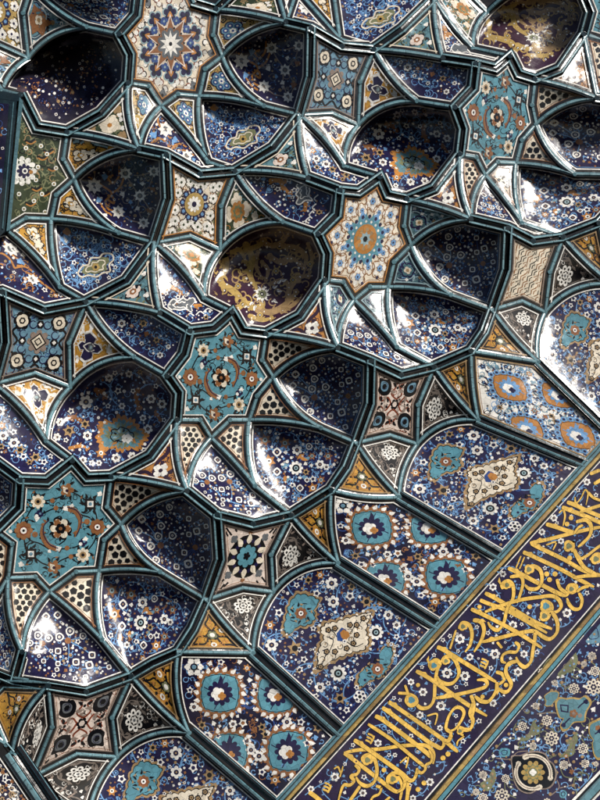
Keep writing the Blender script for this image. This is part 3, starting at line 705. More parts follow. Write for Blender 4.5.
@style('check')
def s_check(p, nodes, poly, o):
    M = unitk(nodes); d = Draw(p, M)
    a, b, c, t = [np.array(NODES[k][:2]) for k in nodes[:4]]
    ctr = (a + c) / 2; ax = (t - ctr) / np.linalg.norm(t - ctr); px = np.array((-ax[1], ax[0]))
    e = Draw(p); i = 0; sz = np.linalg.norm(a - c) / 42
    for r in range(-5, 14):
        for q in range(-6, 7):
            x, y = ctr + ax * (r * 5.5 + 1) * sz + px * (q * 6.9 + (3.45 if r % 2 else 0)) * sz
            if inside((x, y), poly) and rim_dist((x, y), poly) > .7:
                dd = min(1, (rim_dist((x, y), poly) + 1.0) / 3.0); big = 3.15 if (r + q) % 3 else 2.5
                if np.linalg.norm(np.array((x, y)) - b) < 7.5 * sz: continue
                e.disc(x, y, big * sz * dd, 'black', .2, 5 if (r + q) % 2 else 6, r * .9 + q * 1.7)
                i += 1
    bx, by = b + (ctr - b) * .42
    e.disc(bx, by, 6.2 * sz, 'white', .26, 12); e.disc(bx, by, 4.6 * sz, 'brown', .3, 10); e.disc(bx, by, 3.4 * sz, 'cream', .34, 8); e.disc(bx, by, 1.6 * sz, 'black', .4, 5)

def mirror(pts): return [(-x, y) for x, y in pts]
def scroll(d, pts, w, mat, lvl=.12, taper=0):
    d.line(pts, w, mat, lvl, taper=taper); d.line(mirror(pts), w, mat, lvl, taper=taper)
@style('blackkite')
def s_bk(p, nodes, poly, o):
    curls(p, poly, rnd(nodes), 26, ('taupe2', 'taupe2', 'white'), 1.5, 3, .5)
    d = Draw(p, unitk(nodes))
    scroll(d, [(0, 1.5), (.10, 1.2), (.30, 1.0), (.34, .75), (.5, .55), (.62, .3)], .045, 'taupe2', .10)
    scroll(d, [(.0, -.12), (.2, -.15), (.42, .02), (.45, .25), (.3, .4)], .06, 'taupe2', .13)
    scroll(d, [(.1, -.25), (.4, -.28), (.66, -.1), (.78, .12), (.66, .22), (.56, .1)], .05, 'taupe', .16)
    scroll(d, [(.3, .6), (.5, .85), (.35, 1.05), (.15, .95)], .05, 'taupe', .16)
    for x, y, r, a in ((.80, -.02, .1, 5), (.55, -.3, .07, 3), (.42, .78, .08, 2), (.6, .48, .07, 1), (.18, 1.25, .08, 2)):
        for sg in (-1, 1): d.leaf(x * sg, y, 1.57 if y > 0 else -1.4, r * 1.6, r, 'white', .24)
    for x, y in ((.0, -.38), (.0, .88), (.0, 1.12)): d.leaf(x, y, 1.5, .14, .09, 'white', .24)
    d.petals(0, .27, .29, 8, 'white', .24, .30, .39)
    for i in range(8): d.disc(.19 * math.cos(i * .785 + .39), .27 + .19 * math.sin(i * .785 + .39), .04, 'black', .31, 5)
    d.disc(0, .27, .13, 'black', .33, 8); d.petals(0, .27, .105, 6, 'white', .38, .35); d.disc(0, .27, .045, 'grey', .44, 5)
    for sg in (-1, 1):
        for x, y, a, l in ((.30, -.18, .9, .26), (.42, .02, 1.6, .28), (.34, .42, 2.2, .26), (.22, .78, 2.0, .24), (.5, .5, 1.0, .2)): d.leaf(x * sg, y, a if sg > 0 else 3.1416 - a, l, .16, 'taupe2', .15, .2 * sg); d.leaf(x * sg, y, (a if sg > 0 else 3.1416 - a) + .1, l * .6, .05, 'black', .2, .1)
    for i in range(9):
        y = -.35 + i * .19; w_ = .62 - abs(y - .2) * .35
        for sg in (-1, 1): d.leaf(sg * w_, y, 1.57 - sg * .9, .13, .07, 'white' if i % 2 else 'taupe2', .2)
@style('arabkite')
def s_ak(p, nodes, poly, o):
    d = Draw(p, unitk(nodes))
    for pts in ([(.0, -.3), (.25, -.2), (.3, .0), (.55, -.05), (.72, .05)], [(.3, .3), (.5, .3), (.55, .55), (.42, .75), (.3, .6)], [(.0, 1.05), (.2, 1.1), (.16, 1.35), (.04, 1.5)], [(.1, -.35), (.3, -.4), (.45, -.2), (.6, -.22)]):
        scroll(d, pts, .085, 'white', .14)
    curls(p, poly, rnd(nodes), 26, ('white', 'cream'), 1.6, 2.6, .8)
    for x, y in ((.72, .08), (.6, -.2), (.35, .8), (.12, 1.4), (.5, .3), (.3, -.35)):
        for sg in (-1, 1): d.petals(x * sg, y, .1, 3, 'white', .2, .4, x)
    sh = [(0, -.12), (.12, .0), (.1, .16), (.36, .08), (.44, .3), (.30, .62), (.14, .55), (.12, .8), (0, .95)]
    full = [(x * .74, (y - .4) * .8 + .36) for x, y in sh + mirror(sh)[::-1][1:-1]]
    d.area([(x * 1.2, (y - .36) * 1.14 + .36) for x, y in full], 'white', .26, 3); d.area(full, 'navy', .34, 3)
    scroll(d, [(0, .12), (.10, .34), (.04, .55)], .035, 'white', .42); d.petals(0, .4, .11, 6, 'grey', .46, .3); d.disc(0, .4, .05, 'pale', .5, 6)
    d.petals(0, 1.12, .09, 5, 'white', .4, .3)
@style('ochkite', 'ochkite2')
def s_ok(p, nodes, poly, o):
    curls(p, poly, rnd(nodes), 34, ('black', 'rust', 'black'), 1.5, 2.8, .6)
    d = Draw(p, unitk(nodes) if len(nodes) == 4 else affine([(-1, 0), (1, 0), (0, 2)], [NODES[k] for k in nodes]))
    for pts in ([(0, 1.3), (.25, 1.0), (.4, .7), (.62, .5), (.5, .25)], [(.0, -.3), (.3, -.25), (.55, -.05), (.6, .2)]):
        scroll(d, pts, .15, 'black', .12); scroll(d, pts, .07, 'pale', .18)
    for x, y in ((.62, .15), (.3, -.28), (.4, .75), (.62, .5)):
        for sg in (-1, 1): d.petals(x * sg, y, .15, 4, 'black', .16, .4, x); d.petals(x * sg, y, .09, 4, 'pale', .2, .4, x)
    d.petals(0, 1.32, .15, 5, 'black', .2, .3); d.petals(0, 1.32, .09, 4, 'grey', .26)
    d.petals(0, .2, .30, 4, 'black', .24, .35, .78); d.petals(0, .2, .26, 4, 'cream', .28, .35, .78); d.petals(0, .56, .24, 5, 'black', .26, .45, 1.57); d.petals(0, .56, .2, 5, 'cream', .3, .45, 1.57); d.petals(0, .82, .15, 5, 'black', .3, .4, 1.57); d.petals(0, .82, .11, 5, 'cream', .34, .4, 1.57)
    d.disc(0, .2, .12, 'ochre', .36, 4); d.disc(0, .22, .06, 'white', .42, 5)
    for sg in (-1, 1): d.curl(sg * .2, .1, .15, 0, 4, .03, 'black', .38)
@style('sandkite')
def s_sk(p, nodes, poly, o):
    curls(p, poly, rnd(nodes), 30, ('black', 'brown', 'white'), 1.4, 2.6, .5)
    d = Draw(p, unitk(nodes))
    for x, y in ((.52, .05), (0, -.32), (0, 1.05), (.4, .75), (0, 1.35)):
        for sg in (-1, 1):
            d.ring(x * sg, y, .13, 'black', 'sand', 4); d.disc(x * sg, y, .05, 'black', .4, 5)
    for sg in (-1, 1): d.petals(.55 * sg, -.12, .12, 4, 'white', .2, .4)
    d.petals(0, .32, .43, 6, 'navy', .22, .22, .3); d.petals(0, .32, .38, 6, 'steel', .27, .22, .3)
    for i in range(6):
        a = i * 1.047 + .3; d.disc(.24 * math.cos(a), .32 + .24 * math.sin(a), .1, 'blue', .33, 7); d.disc(.24 * math.cos(a), .32 + .24 * math.sin(a), .045, 'white', .4, 5)
    d.petals(0, .32, .12, 6, 'white', .42, .3); d.disc(0, .32, .05, 'blue', .48, 5)
@style('tealkite', 'tealkite2')
def s_tk(p, nodes, poly, o):
    curls(p, poly, rnd(nodes), 34, ('pale', 'ltblue', 'navy'), 1.4, 2.8, .6)
    d = Draw(p, unitk(nodes)); n2 = o['style'] == 'tealkite2'
    d.petals(0, .2, .32, 6, 'navy', .16, .2); d.petals(0, .2, .25, 6, 'dullteal' if not n2 else 'teal', .2, .2)
    scroll(d, [(.05, -.1), (.35, -.22), (.5, .1), (.25, .45), (.05, .5)], .10, 'navy', .14); scroll(d, [(.05, -.1), (.35, -.22), (.5, .1), (.25, .45), (.05, .5)], .045, 'pale', .2)
    scroll(d, [(.05, .55), (.28, .6), (.3, .85), (.08, 1.0)], .08, 'black' if n2 else 'pale', .14); scroll(d, [(.0, 1.2), (.16, 1.25), (.1, 1.45)], .05, 'pale', .14)
    if n2:
        sh = [(0, -.2), (.2, -.05), (.42, .0), (.3, .2), (.45, .45), (.15, .5), (0, .8)]
        d.area(sh + mirror(sh)[::-1][1:-1], 'brown', .22, 5); scroll(d, [(.3, -.3), (.62, -.1), (.68, .2), (.5, .55)], .06, 'black', .2)
    for x, y in ((.45, -.1), (.62, .1), (.3, .7), (.15, -.35), (.36, .35), (.2, 1.05)):
        for sg in (-1, 1): d.petals(x * sg, y, .07, 4, 'white', .26, .4, x)
    d.petals(0, .22, .15, 4, 'cream', .34, .3, .78); d.disc(0, .22, .07, 'tan', .4, 6); d.disc(0, .75, .08, 'tan', .3, 5); d.disc(0, 1.08, .08, 'white', .3, 5); d.disc(0, 1.08, .04, 'teal', .35, 5)
@style('greenkite')
def s_gk(p, nodes, poly, o):
    curls(p, poly, rnd(nodes), 44, ('olive', 'olive', 'turq', 'rust'), 1.6, 3.2, .7)
    d = Draw(p, unitk(nodes))
    scroll(d, [(.0, 1.4), (.3, 1.0), (.35, .7)], .05, 'olive', .1); scroll(d, [(.6, -.1), (.62, .3), (.4, .5)], .05, 'rust', .1)
    for x, y, r in ((.6, .05, .11), (.36, -.22, .09), (.42, .72, .1), (.25, 1.05, .09), (.55, .42, .08), (0, 1.4, .09)):
        for sg in (-1, 1): d.disc(x * sg, y, r, 'white', .2, 9); d.disc(x * sg, y, r * .6, 'green', .26, 8); d.disc(x * sg, y, r * .28, 'turq', .3, 6)
    for i in range(4):
        a = i * 1.5708 + .4; d.petals(.29 * math.cos(a), .28 + .32 * math.sin(a), .21, 4, 'cream', .24, .35, a)
    d.petals(0, .28, .28, 8, 'rust', .3, .2); d.petals(0, .28, .2, 8, 'olive', .36, .3, 0, True); d.disc(0, .28, .1, 'rust', .42, 6)
    d.petals(0, .95, .13, 4, 'cream', .26)
@style('goldtri')
def s_gt(p, nodes, poly, o):
    curls(p, poly, rnd(nodes), 16, ('black', 'rust'), 1.4, 2.4, .45)
    ps = [NODES[k] for k in nodes]
    if len(ps) > 3:
        if nodes[0] == 'gL0': ps = [(2, 684), (40, 697), (7, 746)]
        else: ps = [ps[0], ps[1] if math.hypot(ps[0][0]-ps[1][0], ps[0][1]-ps[1][1]) > math.hypot(ps[0][0]-ps[2][0], ps[0][1]-ps[2][1]) else ps[2], ps[3]]
    d = Draw(p, affine([(0, -1), (.87, .5), (-.87, .5)], ps))
    for i in range(3):
        a = i * 2.0944 - 1.5708; c, n = math.cos(a), math.sin(a); q = lambda u, v: (u * c - v * n, u * n + v * c)
        for sg in (-1, 1):
            d.line([q(.1, 0), q(.3, .12 * sg), q(.46, .04 * sg), q(.62, .0)], .05, 'black', .12)
            d.line([q(.22, .06 * sg), q(.26, .24 * sg), q(.14, .3 * sg)], .04, 'rust', .12); d.leaf(*q(.28, .16 * sg), a + sg * 1.2, .14, .08, 'black', .16)
        d.leaf(*q(.56, 0), a, .16, .09, 'black', .16); d.disc(*q(.36, .0), .045, 'rust', .2, 5)
        d.disc(*q(-.28, 0), .075, 'white', .22, 8); d.disc(*q(-.28, 0), .035, 'rust', .28, 5)
    d.petals(0, 0, .16, 6, 'black', .22, .25, 0, True); d.petals(0, 0, .12, 5, 'olive', .27); d.disc(0, 0, .065, 'white', .33, 7)
@style('rusttri')
def s_rt(p, nodes, poly, o):
    curls(p, poly, rnd(nodes), 22, ('wine', 'plum'), 1.6, 3, .6)
    a, b, c = [NODES[k] for k in nodes[:3]]
    d = Draw(p, affine([(-.87, .5), (.87, .5), (0, -1)], [a, b, c]))
    d.line([(-.45, .38), (-.2, .25), (0, .3), (.2, .25), (.45, .35)], .08, 'wine', .12); d.line([(0, .3), (-.02, 0), (.1, -.25), (.02, -.5)], .08, 'wine', .12)
    for x, y, t in ((-.45, .38, 3), (-.2, .2, 4), (.1, -.25, 5.5), (.04, -.05, .5), (.02, -.5, 4.7), (.3, .22, 5), (.45, .36, .2), (-.08, -.15, 3.6)): d.leaf(x, y, t, .2, .12, 'wine', .16)
    for i in range(4): d.petals(.12 + .10 * math.cos(i * 1.57 + .4), .16 + .10 * math.sin(i * 1.57 + .4), .085, 4, 'white', .24, .3)
    d.disc(.12, .16, .05, 'wine', .32, 6); d.petals(-.3, .36, .1, 4, 'blush', .24); 
@style('tealtri', 'darktri')
def s_tt(p, nodes, poly, o):
    a, b, c = [NODES[k] for k in nodes[:3]]; dk = o['style'] == 'darktri'; curls(p, poly, rnd(nodes), 30, ('black', 'dullteal', 'olive') if not dk else ('olive', 'tan'), 1.5, 3, .6)
    d = Draw(p, affine([(0, -1), (.87, .5), (-.87, .5)] if not dk else [(-.87, .5), (.87, .5), (0, -1)], [a, b, c]))
    if dk:
        for i in range(4): d.petals(.13 * math.cos(i * 1.57), .1 + .13 * math.sin(i * 1.57), .14, 4, 'cream', .24, .3)
        d.disc(0, .1, .06, 'rust', .34, 6); d.petals(-.4, .3, .14, 8, 'tan', .22, .2); d.petals(.38, -.05 + .33, .12, 8, 'tan', .22, .2); d.petals(.0, -.32, .12, 8, 'tan', .22)
        for x, y in ((.2, .36), (-.15, .38), (.3, .1), (-.25, .05), (.12, -.2), (-.5, .42), (.55, .42), (0, -.6), (.2, -.1)): d.petals(x, y, .065, 3, 'white', .22, .4, x * 9)
        return
    for sg in (-1, 1):
        d.line([(.1 * sg, .1), (.3 * sg, .05), (.42 * sg, .25), (.58 * sg, .34)], .05, 'black', .12); d.line([(.08 * sg, -.1), (.16 * sg, -.35), (.03 * sg, -.55)], .045, 'black', .12)
        d.curl(.3 * sg, .28, .1, 0, 4.5, .04, 'olive', .12)
    d.petals(.05, .12, .22, 4, 'black', .2, .3, .5, True); d.petals(.05, .12, .17, 4, 'blush', .26, .25, .8); d.disc(.05, .12, .08, 'brown', .32, 6); d.disc(.05, .12, .035, 'white', .38, 5)
    for x, y, r in ((.38, .15, .07), (-.3, .12, .07), (.1, -.3, .06), (-.45, .38, .06), (.5, .4, .05), (.02, -.55, .05), (-.05, .4, .06), (.25, .38, .05)): d.petals(x, y, r, 3, 'white', .22, .4, x * 7)
@style('bud4')
def s_b4(p, nodes, poly, o):
    curls(p, poly, rnd(nodes), 60, ('black', 'taupe', 'red'), 1.4, 2.6, .5)
    d = Draw(p, unit4(nodes))
    for sx in (-1, 1):
        for sy in (-1, 1):
            a = math.atan2(sy, sx); x, y = sx * .42, sy * .42
            P = lambda u, v: (x + .72 * (u * math.cos(a) - v * math.sin(a)), y + .72 * (u * math.sin(a) + v * math.cos(a)))
            d.poly(smooth([P(-.36, 0), P(-.22, .22), P(.04, .28), P(.18, .13), P(.38, 0), P(.18, -.13), P(.04, -.28), P(-.22, -.22)], 3, True), 'black', .16)
            d.poly(smooth([P(-.2, 0), P(-.1, .14), P(.06, .14), P(.22, 0), P(.06, -.14), P(-.1, -.14)], 3, True), 'steel' if nodes[0] == 'TLI' else 'grey', .24)
            d.disc(x, y, .07, 'black', .3, 6); d.curl(x, y, .10, a, a + 5, .015, 'navy', .3)
            for sg in (-1, 1):
                d.leaf(*P(.32, .12 * sg), a + sg * 1.1, .2, .1, 'black', .16); d.leaf(*P(-.32, .1 * sg), a + sg * 2.3, .2, .09, 'taupe', .16)
            d.ring(sx * .78, sy * .78, .08, 'taupe', 'blush'); d.line([P(.4, 0), P(.55, .05), P(.62, 0)], .03, 'taupe', .12)
    for i in range(18):
        a = rnd(nodes + [str(i)]).uniform(0, 6.28); x, y = rnd(nodes + [str(i), 'x']).uniform(-.9, .9), rnd(nodes + [str(i), 'y']).uniform(-.9, .9); d.leaf(x, y, a, .15, .07, 'black' if i % 2 else 'taupe', .12)
    for a in (0, 1.5708, 3.1416, 4.7124):
        c, n = math.cos(a), math.sin(a); q = lambda u, v: (u * c - v * n, u * n + v * c)
        for sg in (-1, 1): d.line([q(.12, .02), q(.25, .16 * sg), q(.42, .06 * sg), q(.5, .16 * sg)], .04, 'red', .14); d.leaf(*q(.42, .05 * sg), a + sg, .16, .08, 'black', .18); d.leaf(*q(.62, .14 * sg), a + 1.5 * sg, .16, .07, 'taupe', .18)
        d.disc(*q(.4, 0), .04, 'black', .2, 5)
    d.petals(0, 0, .13, 6, 'black', .22, .3); d.disc(0, 0, .07, 'blush', .28, 6)
@style('kufic4')
def s_k4(p, nodes, poly, o):
    d = Draw(p, unit4(nodes))
    for sx in (-1, 1):
        for sy in (-1, 1):
            for i in range(-3, 4):
                q = i * .105; d.line([(sx * (.52 - abs(q) * .25 + q), sy * (.52 - abs(q) * .25 - q)), (sx * (.97 - abs(q) * 1.05 + q), sy * (.97 - abs(q) * 1.05 - q))], .045, 'black', .13, sm=False)
            for i in range(-2, 3): q = i * .13; d.line([(sx * (.62 + q), sy * (.5 - q)), (sx * (.70 + q), sy * (.62 - q))], .04, 'black', .15, sm=False)
            for i in range(0):
                k = .34 + i * .125
                d.line([(sx * k, sy * .96 * (k + .02) if i > 3 else sy * .88), (sx * k, sy * (.44 + (i % 2) * .12))], .05, 'black', .14, sm=False)
                if i % 2 == 0: d.line([(sx * k, sy * (.44 + .06)), (sx * (k + .15), sy * (.44 + .06 + i * .06))], .05, 'black', .16, sm=False)
    d.disc(0, 0, .52, 'black', .24, 16)
    for i in range(10):
        a = i * .6283 + .3; x, y = .43 * math.cos(a), .43 * math.sin(a)
        d.leaf(.29 * math.cos(a), .29 * math.sin(a), a, .26, .2, 'cream', .32, 0); d.petals(.37 * math.cos(a + .314), .37 * math.sin(a + .314), .055, 4, 'navy', .36)
    for i in range(8):
        a = i * .7854; d.petals(.60 * math.cos(a), .60 * math.sin(a), .1, 4, 'grey', .3, .3, a) if i % 2 else d.petals(.56 * math.cos(a), .56 * math.sin(a), .06, 4, 'brown', .3, .3, a)
    d.petals(0, 0, .27, 8, 'turq', .4, .22); d.petals(0, 0, .1, 5, 'black', .48, .35)
@style('fret4')
def s_f4(p, nodes, poly, o):
    d = Draw(p, unit4(nodes)); u = .118
    for i in range(-11, 12):
        for j in range(-11, 12):
            x, y = (i * 2 + (j % 2)) * u * 1.0, j * u * 1.3
            if abs(x) > 1.05 or abs(y) > 1.05: continue
            f = 1 if (i + 2 * j) % 3 else -1
            for q in ([(-.6, .9), (-.6, -.3), (.7, -.9)], [(.2, .9), (.2, .1), (.9, -.3)]) if f > 0 else ([(-.9, -.3), (.5, -.9), (.5, .5)], [(-.7, .8), (.0, .4), (.0, -.2)]):
                d.line([(x + a * u * .9, y + b * u * .75) for a, b in q], .026, 'black' if (i + j) % 2 else 'brown', .14 + ((i + j) % 3) * .02, sm=False)
@style('blue4')
def s_bl4(p, nodes, poly, o):
    curls(p, poly, rnd(nodes), 44, ('navy', 'black', 'pale', 'blue'), 1.6, 3, .6)
    d = Draw(p, unit4(nodes))
    for sx in (-1, 1):
        for sy in (-1, 1):
            d.disc(sx * .82, sy * .82, .11, 'black', .16, 4, .4); d.disc(sx * .82, sy * .82, .045, 'white', .24, 4, .4)
            d.petals(sx * .44, sy * .44, .21, 6, 'black', .2, .2); d.petals(sx * .44, sy * .44, .15, 4, 'cream', .28, .15, .4); d.disc(sx * .44, sy * .44, .08, 'black', .34, 6); d.disc(sx * .44, sy * .44, .045, 'cream', .4, 5)
            for a, b in ((.2, .72), (.72, .2), (.60, .92), (.86, .58)): d.petals(sx * a, sy * b, .05, 3, 'white', .24, .3, sx + sy)
            d.curl(sx * .62, sy * .62, .17, sx, sx + 4.4, .028, 'navy', .14); d.curl(sx * .3, sy * .72, .12, sy, sy + 4, .028, 'black', .14)
    for a in (0, 1.5708, 3.1416, 4.7124):
        c, n = math.cos(a), math.sin(a); q = lambda u, v: (u * c - v * n, u * n + v * c)
        d.line([q(.44, -.36), q(.64, -.2), q(.50, 0), q(.64, .2), q(.44, .36)], .05, 'black', .15); d.disc(*q(.38, 0), .1, 'black', .2, 6); d.disc(*q(.38, 0), .05, 'white', .28, 4)
        for sg in (-1, 1): d.disc(*q(.38, .17 * sg), .09, 'steel', .3, 7); d.curl(*q(.38, .17 * sg), .1, 0, 5.5, .022, 'navy', .32)
    d.petals(0, 0, .27, 8, 'taupe', .34, .3); d.disc(0, 0, .2, 'black', .4, 4, .1); d.disc(0, 0, .16, 'cream', .45, 4, .1); d.disc(0, 0, .1, 'black', .5, 4, .1); d.disc(0, 0, .065, 'cream', .55, 4, .1)
@style('cream4', 'sand4')
def s_c4(p, nodes, poly, o):
    curls(p, poly, rnd(nodes), 70, ('black', 'brown'), 1.4, 2.4, .45)
    d = Draw(p, unit4(nodes)); rg = rnd(nodes); sd = o['style'] == 'sand4'
    for sx in (-1, 1):
        for sy in (-1, 1):
            for x, y in ((.45, .45), (.72, .74), (.2, .5), (.5, .2), (.62, .5), (.48, .72), (.1, .42)):
                for k in range(5): b = k * 1.257 + x * 5; d.petals(sx * x + .07 * math.cos(b), sy * y + .07 * math.sin(b), .055, 4, 'white', .2, .3)
                d.curl(sx * x, sy * y, .15, x * 9, x * 9 + 5.2, .02, 'black', .12); d.disc(sx * x, sy * y, .035, 'green' if not sd else 'navy', .3, 6)
            d.petals(sx * .84, sy * .84, .07, 4, 'olive', .2, .4); d.petals(sx * .3, sy * .63, .05, 4, 'olive', .24, .4); d.petals(sx * .63, sy * .32, .05, 4, 'olive', .24, .4)
    for i in range(10):
        a = i * .6283; d.petals(.32 * math.cos(a), .32 * math.sin(a), .1, 5, 'navy', .26, .25, a); d.disc(.33 * math.cos(a), .33 * math.sin(a), .045, 'ltblue', .32, 6)
    d.disc(0, 0, .27, 'sand', .38, 14); d.petals(0, 0, .19, 10, 'white', .44, .35); d.disc(0, 0, .07, 'navy', .5, 7)
def blob_row(d, pts, r, mat, lvl):
    """a thick arabesque limb with a scalloped edge"""
    q = smooth(pts, 4); n = len(q)
    d.line(q, [2 * r * (.42 + .38 * math.sin(math.pi * min(1, (i + 1) / n * 1.1))) for i in range(n)], mat, lvl, sm=False)
    for i in range(1, n, 3):
        dx, dy = q[i][0] - q[i - 1][0], q[i][1] - q[i - 1][1]; a = math.atan2(dy, dx); sg = 1 if i % 2 else -1
        d.leaf(q[i][0], q[i][1], a + sg * 1.0, r * 1.9, r * 1.1, mat, lvl + .01, .3 * sg)
    d.disc(q[0][0], q[0][1], r * .9, mat, lvl + .015, 7); d.petals(q[-1][0], q[-1][1], r * .9, 5, mat, lvl + .015)
    for i in range(2, n, 5): d.disc(q[i][0], q[i][1], r * .22, 'white', lvl + .12, 5)

N1 = 'rg 278 72 22; rg 265 128 20; ht 365 40 19; ht 372 95 19; h2 360 145 20; h3 325 195 20; h2 352 258 19; ht 428 135 20; h2 410 2 17; sq 505 48 16; sq 508 122 16; sq 488 210 18; sq 452 280 18; rs 545 103 21; rs 508 262 24; rs 527 335 17; rs 575 232 14; rs 590 172 15; rs 590 75 14; bd 372 187 17; bd 540 180 14; td 240 75 8; td 240 108 8; wd 425 220 6; wd 465 95 7; wd 420 265 6; wd 465 245 6; wd 462 42 6; wd 310 120 5; wd 400 190 6; br 330 90 10; br 400 305 9; br 560 300 9; wd 560 140 6; wd 395 75 6'
@style('n1')
def s_n1(p, nodes, poly, o):
    d = Draw(p, fit(nodes, 'T2H NH TLI lnI BLI k2H'), (240, 360), .2)
    c = (372, 187)
    for q in ((278,72),(265,128),(372,95),(360,145),(325,195),(352,258),(428,135),(425,220)): d.line([c, ((c[0]+q[0])/2+6, (c[1]+q[1])/2-8), q], 5, 'ltblue', .08)
    c = (540, 180)
    for q in ((505,48),(508,122),(488,210),(452,280),(545,103),(508,262),(590,172),(527,335)): d.line([c, ((c[0]+q[0])/2-6, (c[1]+q[1])/2+6), q], 4.5, 'blue', .08)
    d.items(N1); rest(d, p, poly, N1, 50)
    curls(p, poly, rnd(nodes), 60, r0=1.6, r1=3)
    scatter(d, [(250, 60), (400, 10), (600, 60), (600, 250), (540, 360), (340, 260)], rnd(nodes), 26, ['td', 'wd', 'bb', 'br'], 26, (4, 6), pts_of(N1))
N2 = 'bf 125 400 30; bf 225 415 28; rg 185 460 24; wf 285 450 24; bo 145 505 32; rg 185 558 22; dz 280 540 36; ht 345 432 17; wf 400 522 22; wf 432 535 15; ws 385 410 13; ws 365 595 18; rg 300 640 20; rg 335 600 14; bo 365 640 26; bf 405 600 22; ws 262 625 14; bu 330 517 12; bu 357 525 11; bu 230 462 12; bu 192 500 12; bu 150 355 13; bu 95 425 13; bu 270 625 10; bo 300 700 18; bf 440 480 22; bf 360 480 20; ws 455 440 12; wd 240 585 7; bu 240 655 12; wf 215 640 15; bt 330 560 18; ws 130 600 14; bo 180 610 17'
@style('n2')
def s_n2(p, nodes, poly, o):
    d = Draw(p, fit(nodes, 't3H k2H BLI q1H MH TRK k3H'), (240, 360), .2)
    ring = lambda cx, cy, r, a0, a1: [(cx + r * math.cos(a0 + (a1 - a0) * i / 12), cy + r * math.sin(a0 + (a1 - a0) * i / 12)) for i in range(13)]
    for v in (ring(232, 432, 72, 2.2, 7.0), ring(150, 505, 60, 2.6, 5.2), ring(370, 500, 82, 4.0, 7.4), ring(330, 610, 66, -1, 3.6), ring(440, 490, 46, 2, 6), ring(210, 600, 52, 1, 4.4)): d.vine(v, 5, 'ltblue', True, 'ltblue', 17, 40)
    for a in ((300, 485, .3), (225, 575, 1.4), (320, 470, 2.4)): d.leaf(a[0], a[1], a[2], 46, 20, 'rust', .2); 
    curls(p, poly, rnd(nodes), 120)
    d.items(N2); rest(d, p, poly, N2, 60)
    for x, y, a in ((240, 520, 2.4), (315, 575, .8), (250, 580, 1.9), (320, 500, -.6)): d.leaf(x, y, a, 38, 20, 'steel', .16)
    scatter(d, [(80, 350), (500, 440), (470, 560), (300, 690), (130, 640)], rnd(nodes), 30, ['bb', 'br', 'wd', 'bb'], 26, (6, 9), pts_of(N2))
N3 = 'rg 230 82 22; rg 288 75 22; ht 190 177 21; ht 243 190 21; ht 297 185 22; h2 350 155 23; h3 415 180 18; ht 150 215 17; sq 185 237 13; ws 390 208 15; bd 213 217 16; bd 340 203 17; sq 290 255 20; ws 325 243 12; ws 255 255 12; sq 380 310 22; sq 460 275 22; td 352 275 9; td 425 243 9; td 485 360 9; wd 382 252 7; wd 415 288 7; br 255 115 14; rs 545 335 15; rs 428 385 16; wd 338 308 6; wd 440 360 6; sq 218 305 15; sq 290 318 16; rs 285 347 14; ws 270 375 13; ws 375 392 14; br 400 345 12; rs 447 325 24; wd 500 310 7; ws 320 380 10; wd 245 340 7; rs 195 280 10; br 330 350 12; wd 350 370 7; ws 500 340 9'
@style('n3')
def s_n3(p, nodes, poly, o):
    src = 'T4J k3J TRL tnL TLL NL_'.split()
    nn = list(nodes)
    if len(nn) == 7: nn.pop(5)
    if len(nn) != 6: 
        d = Draw(p); scatter(d, poly, rnd(nodes), 12, ['rg', 'ws', 'br'], 9, (2, 3)); return
    d = Draw(p, affine([NODES[k][:2] for k in src], [NODES[k][:2] for k in nn]), (0, 600), .2)
    for a, b in (((213,217),(190,177)),((213,217),(243,190)),((213,217),(150,215)),((213,217),(230,130)),((340,203),(297,185)),((340,203),(350,155)),((340,203),(415,180)),((340,203),(330,120)),((340,203),(335,330)),((340,203),(460,275)),((213,217),(290,318)),((400,345),(545,335)),((400,345),(290,318))):
        d.line([a, ((a[0]+b[0])/2+8, (a[1]+b[1])/2), b], 5, 'ltblue', .08)
    curls(p, poly, rnd(nodes), 30, r0=1.4, r1=2.6); d.items(N3); rest(d, p, poly, N3, 40); scatter(d, [(250, 20), (580, 340), (420, 400), (200, 370), (140, 220)], rnd(nodes), 26, ['br', 'wd', 'bb', 'td'], 22, (5, 8), pts_of(N3))
def big8(d, x, y, r, back='grey'):
    d.petals(x, y, r, 8, 'white', .24, .35, (x + y) % 1, True); d.petals(x, y, r * .8, 8, 'white', .26, .3); d.disc(x, y, r * .42, back, .34, 9); d.disc(x, y, r * .2, 'taupe', .4, 6)
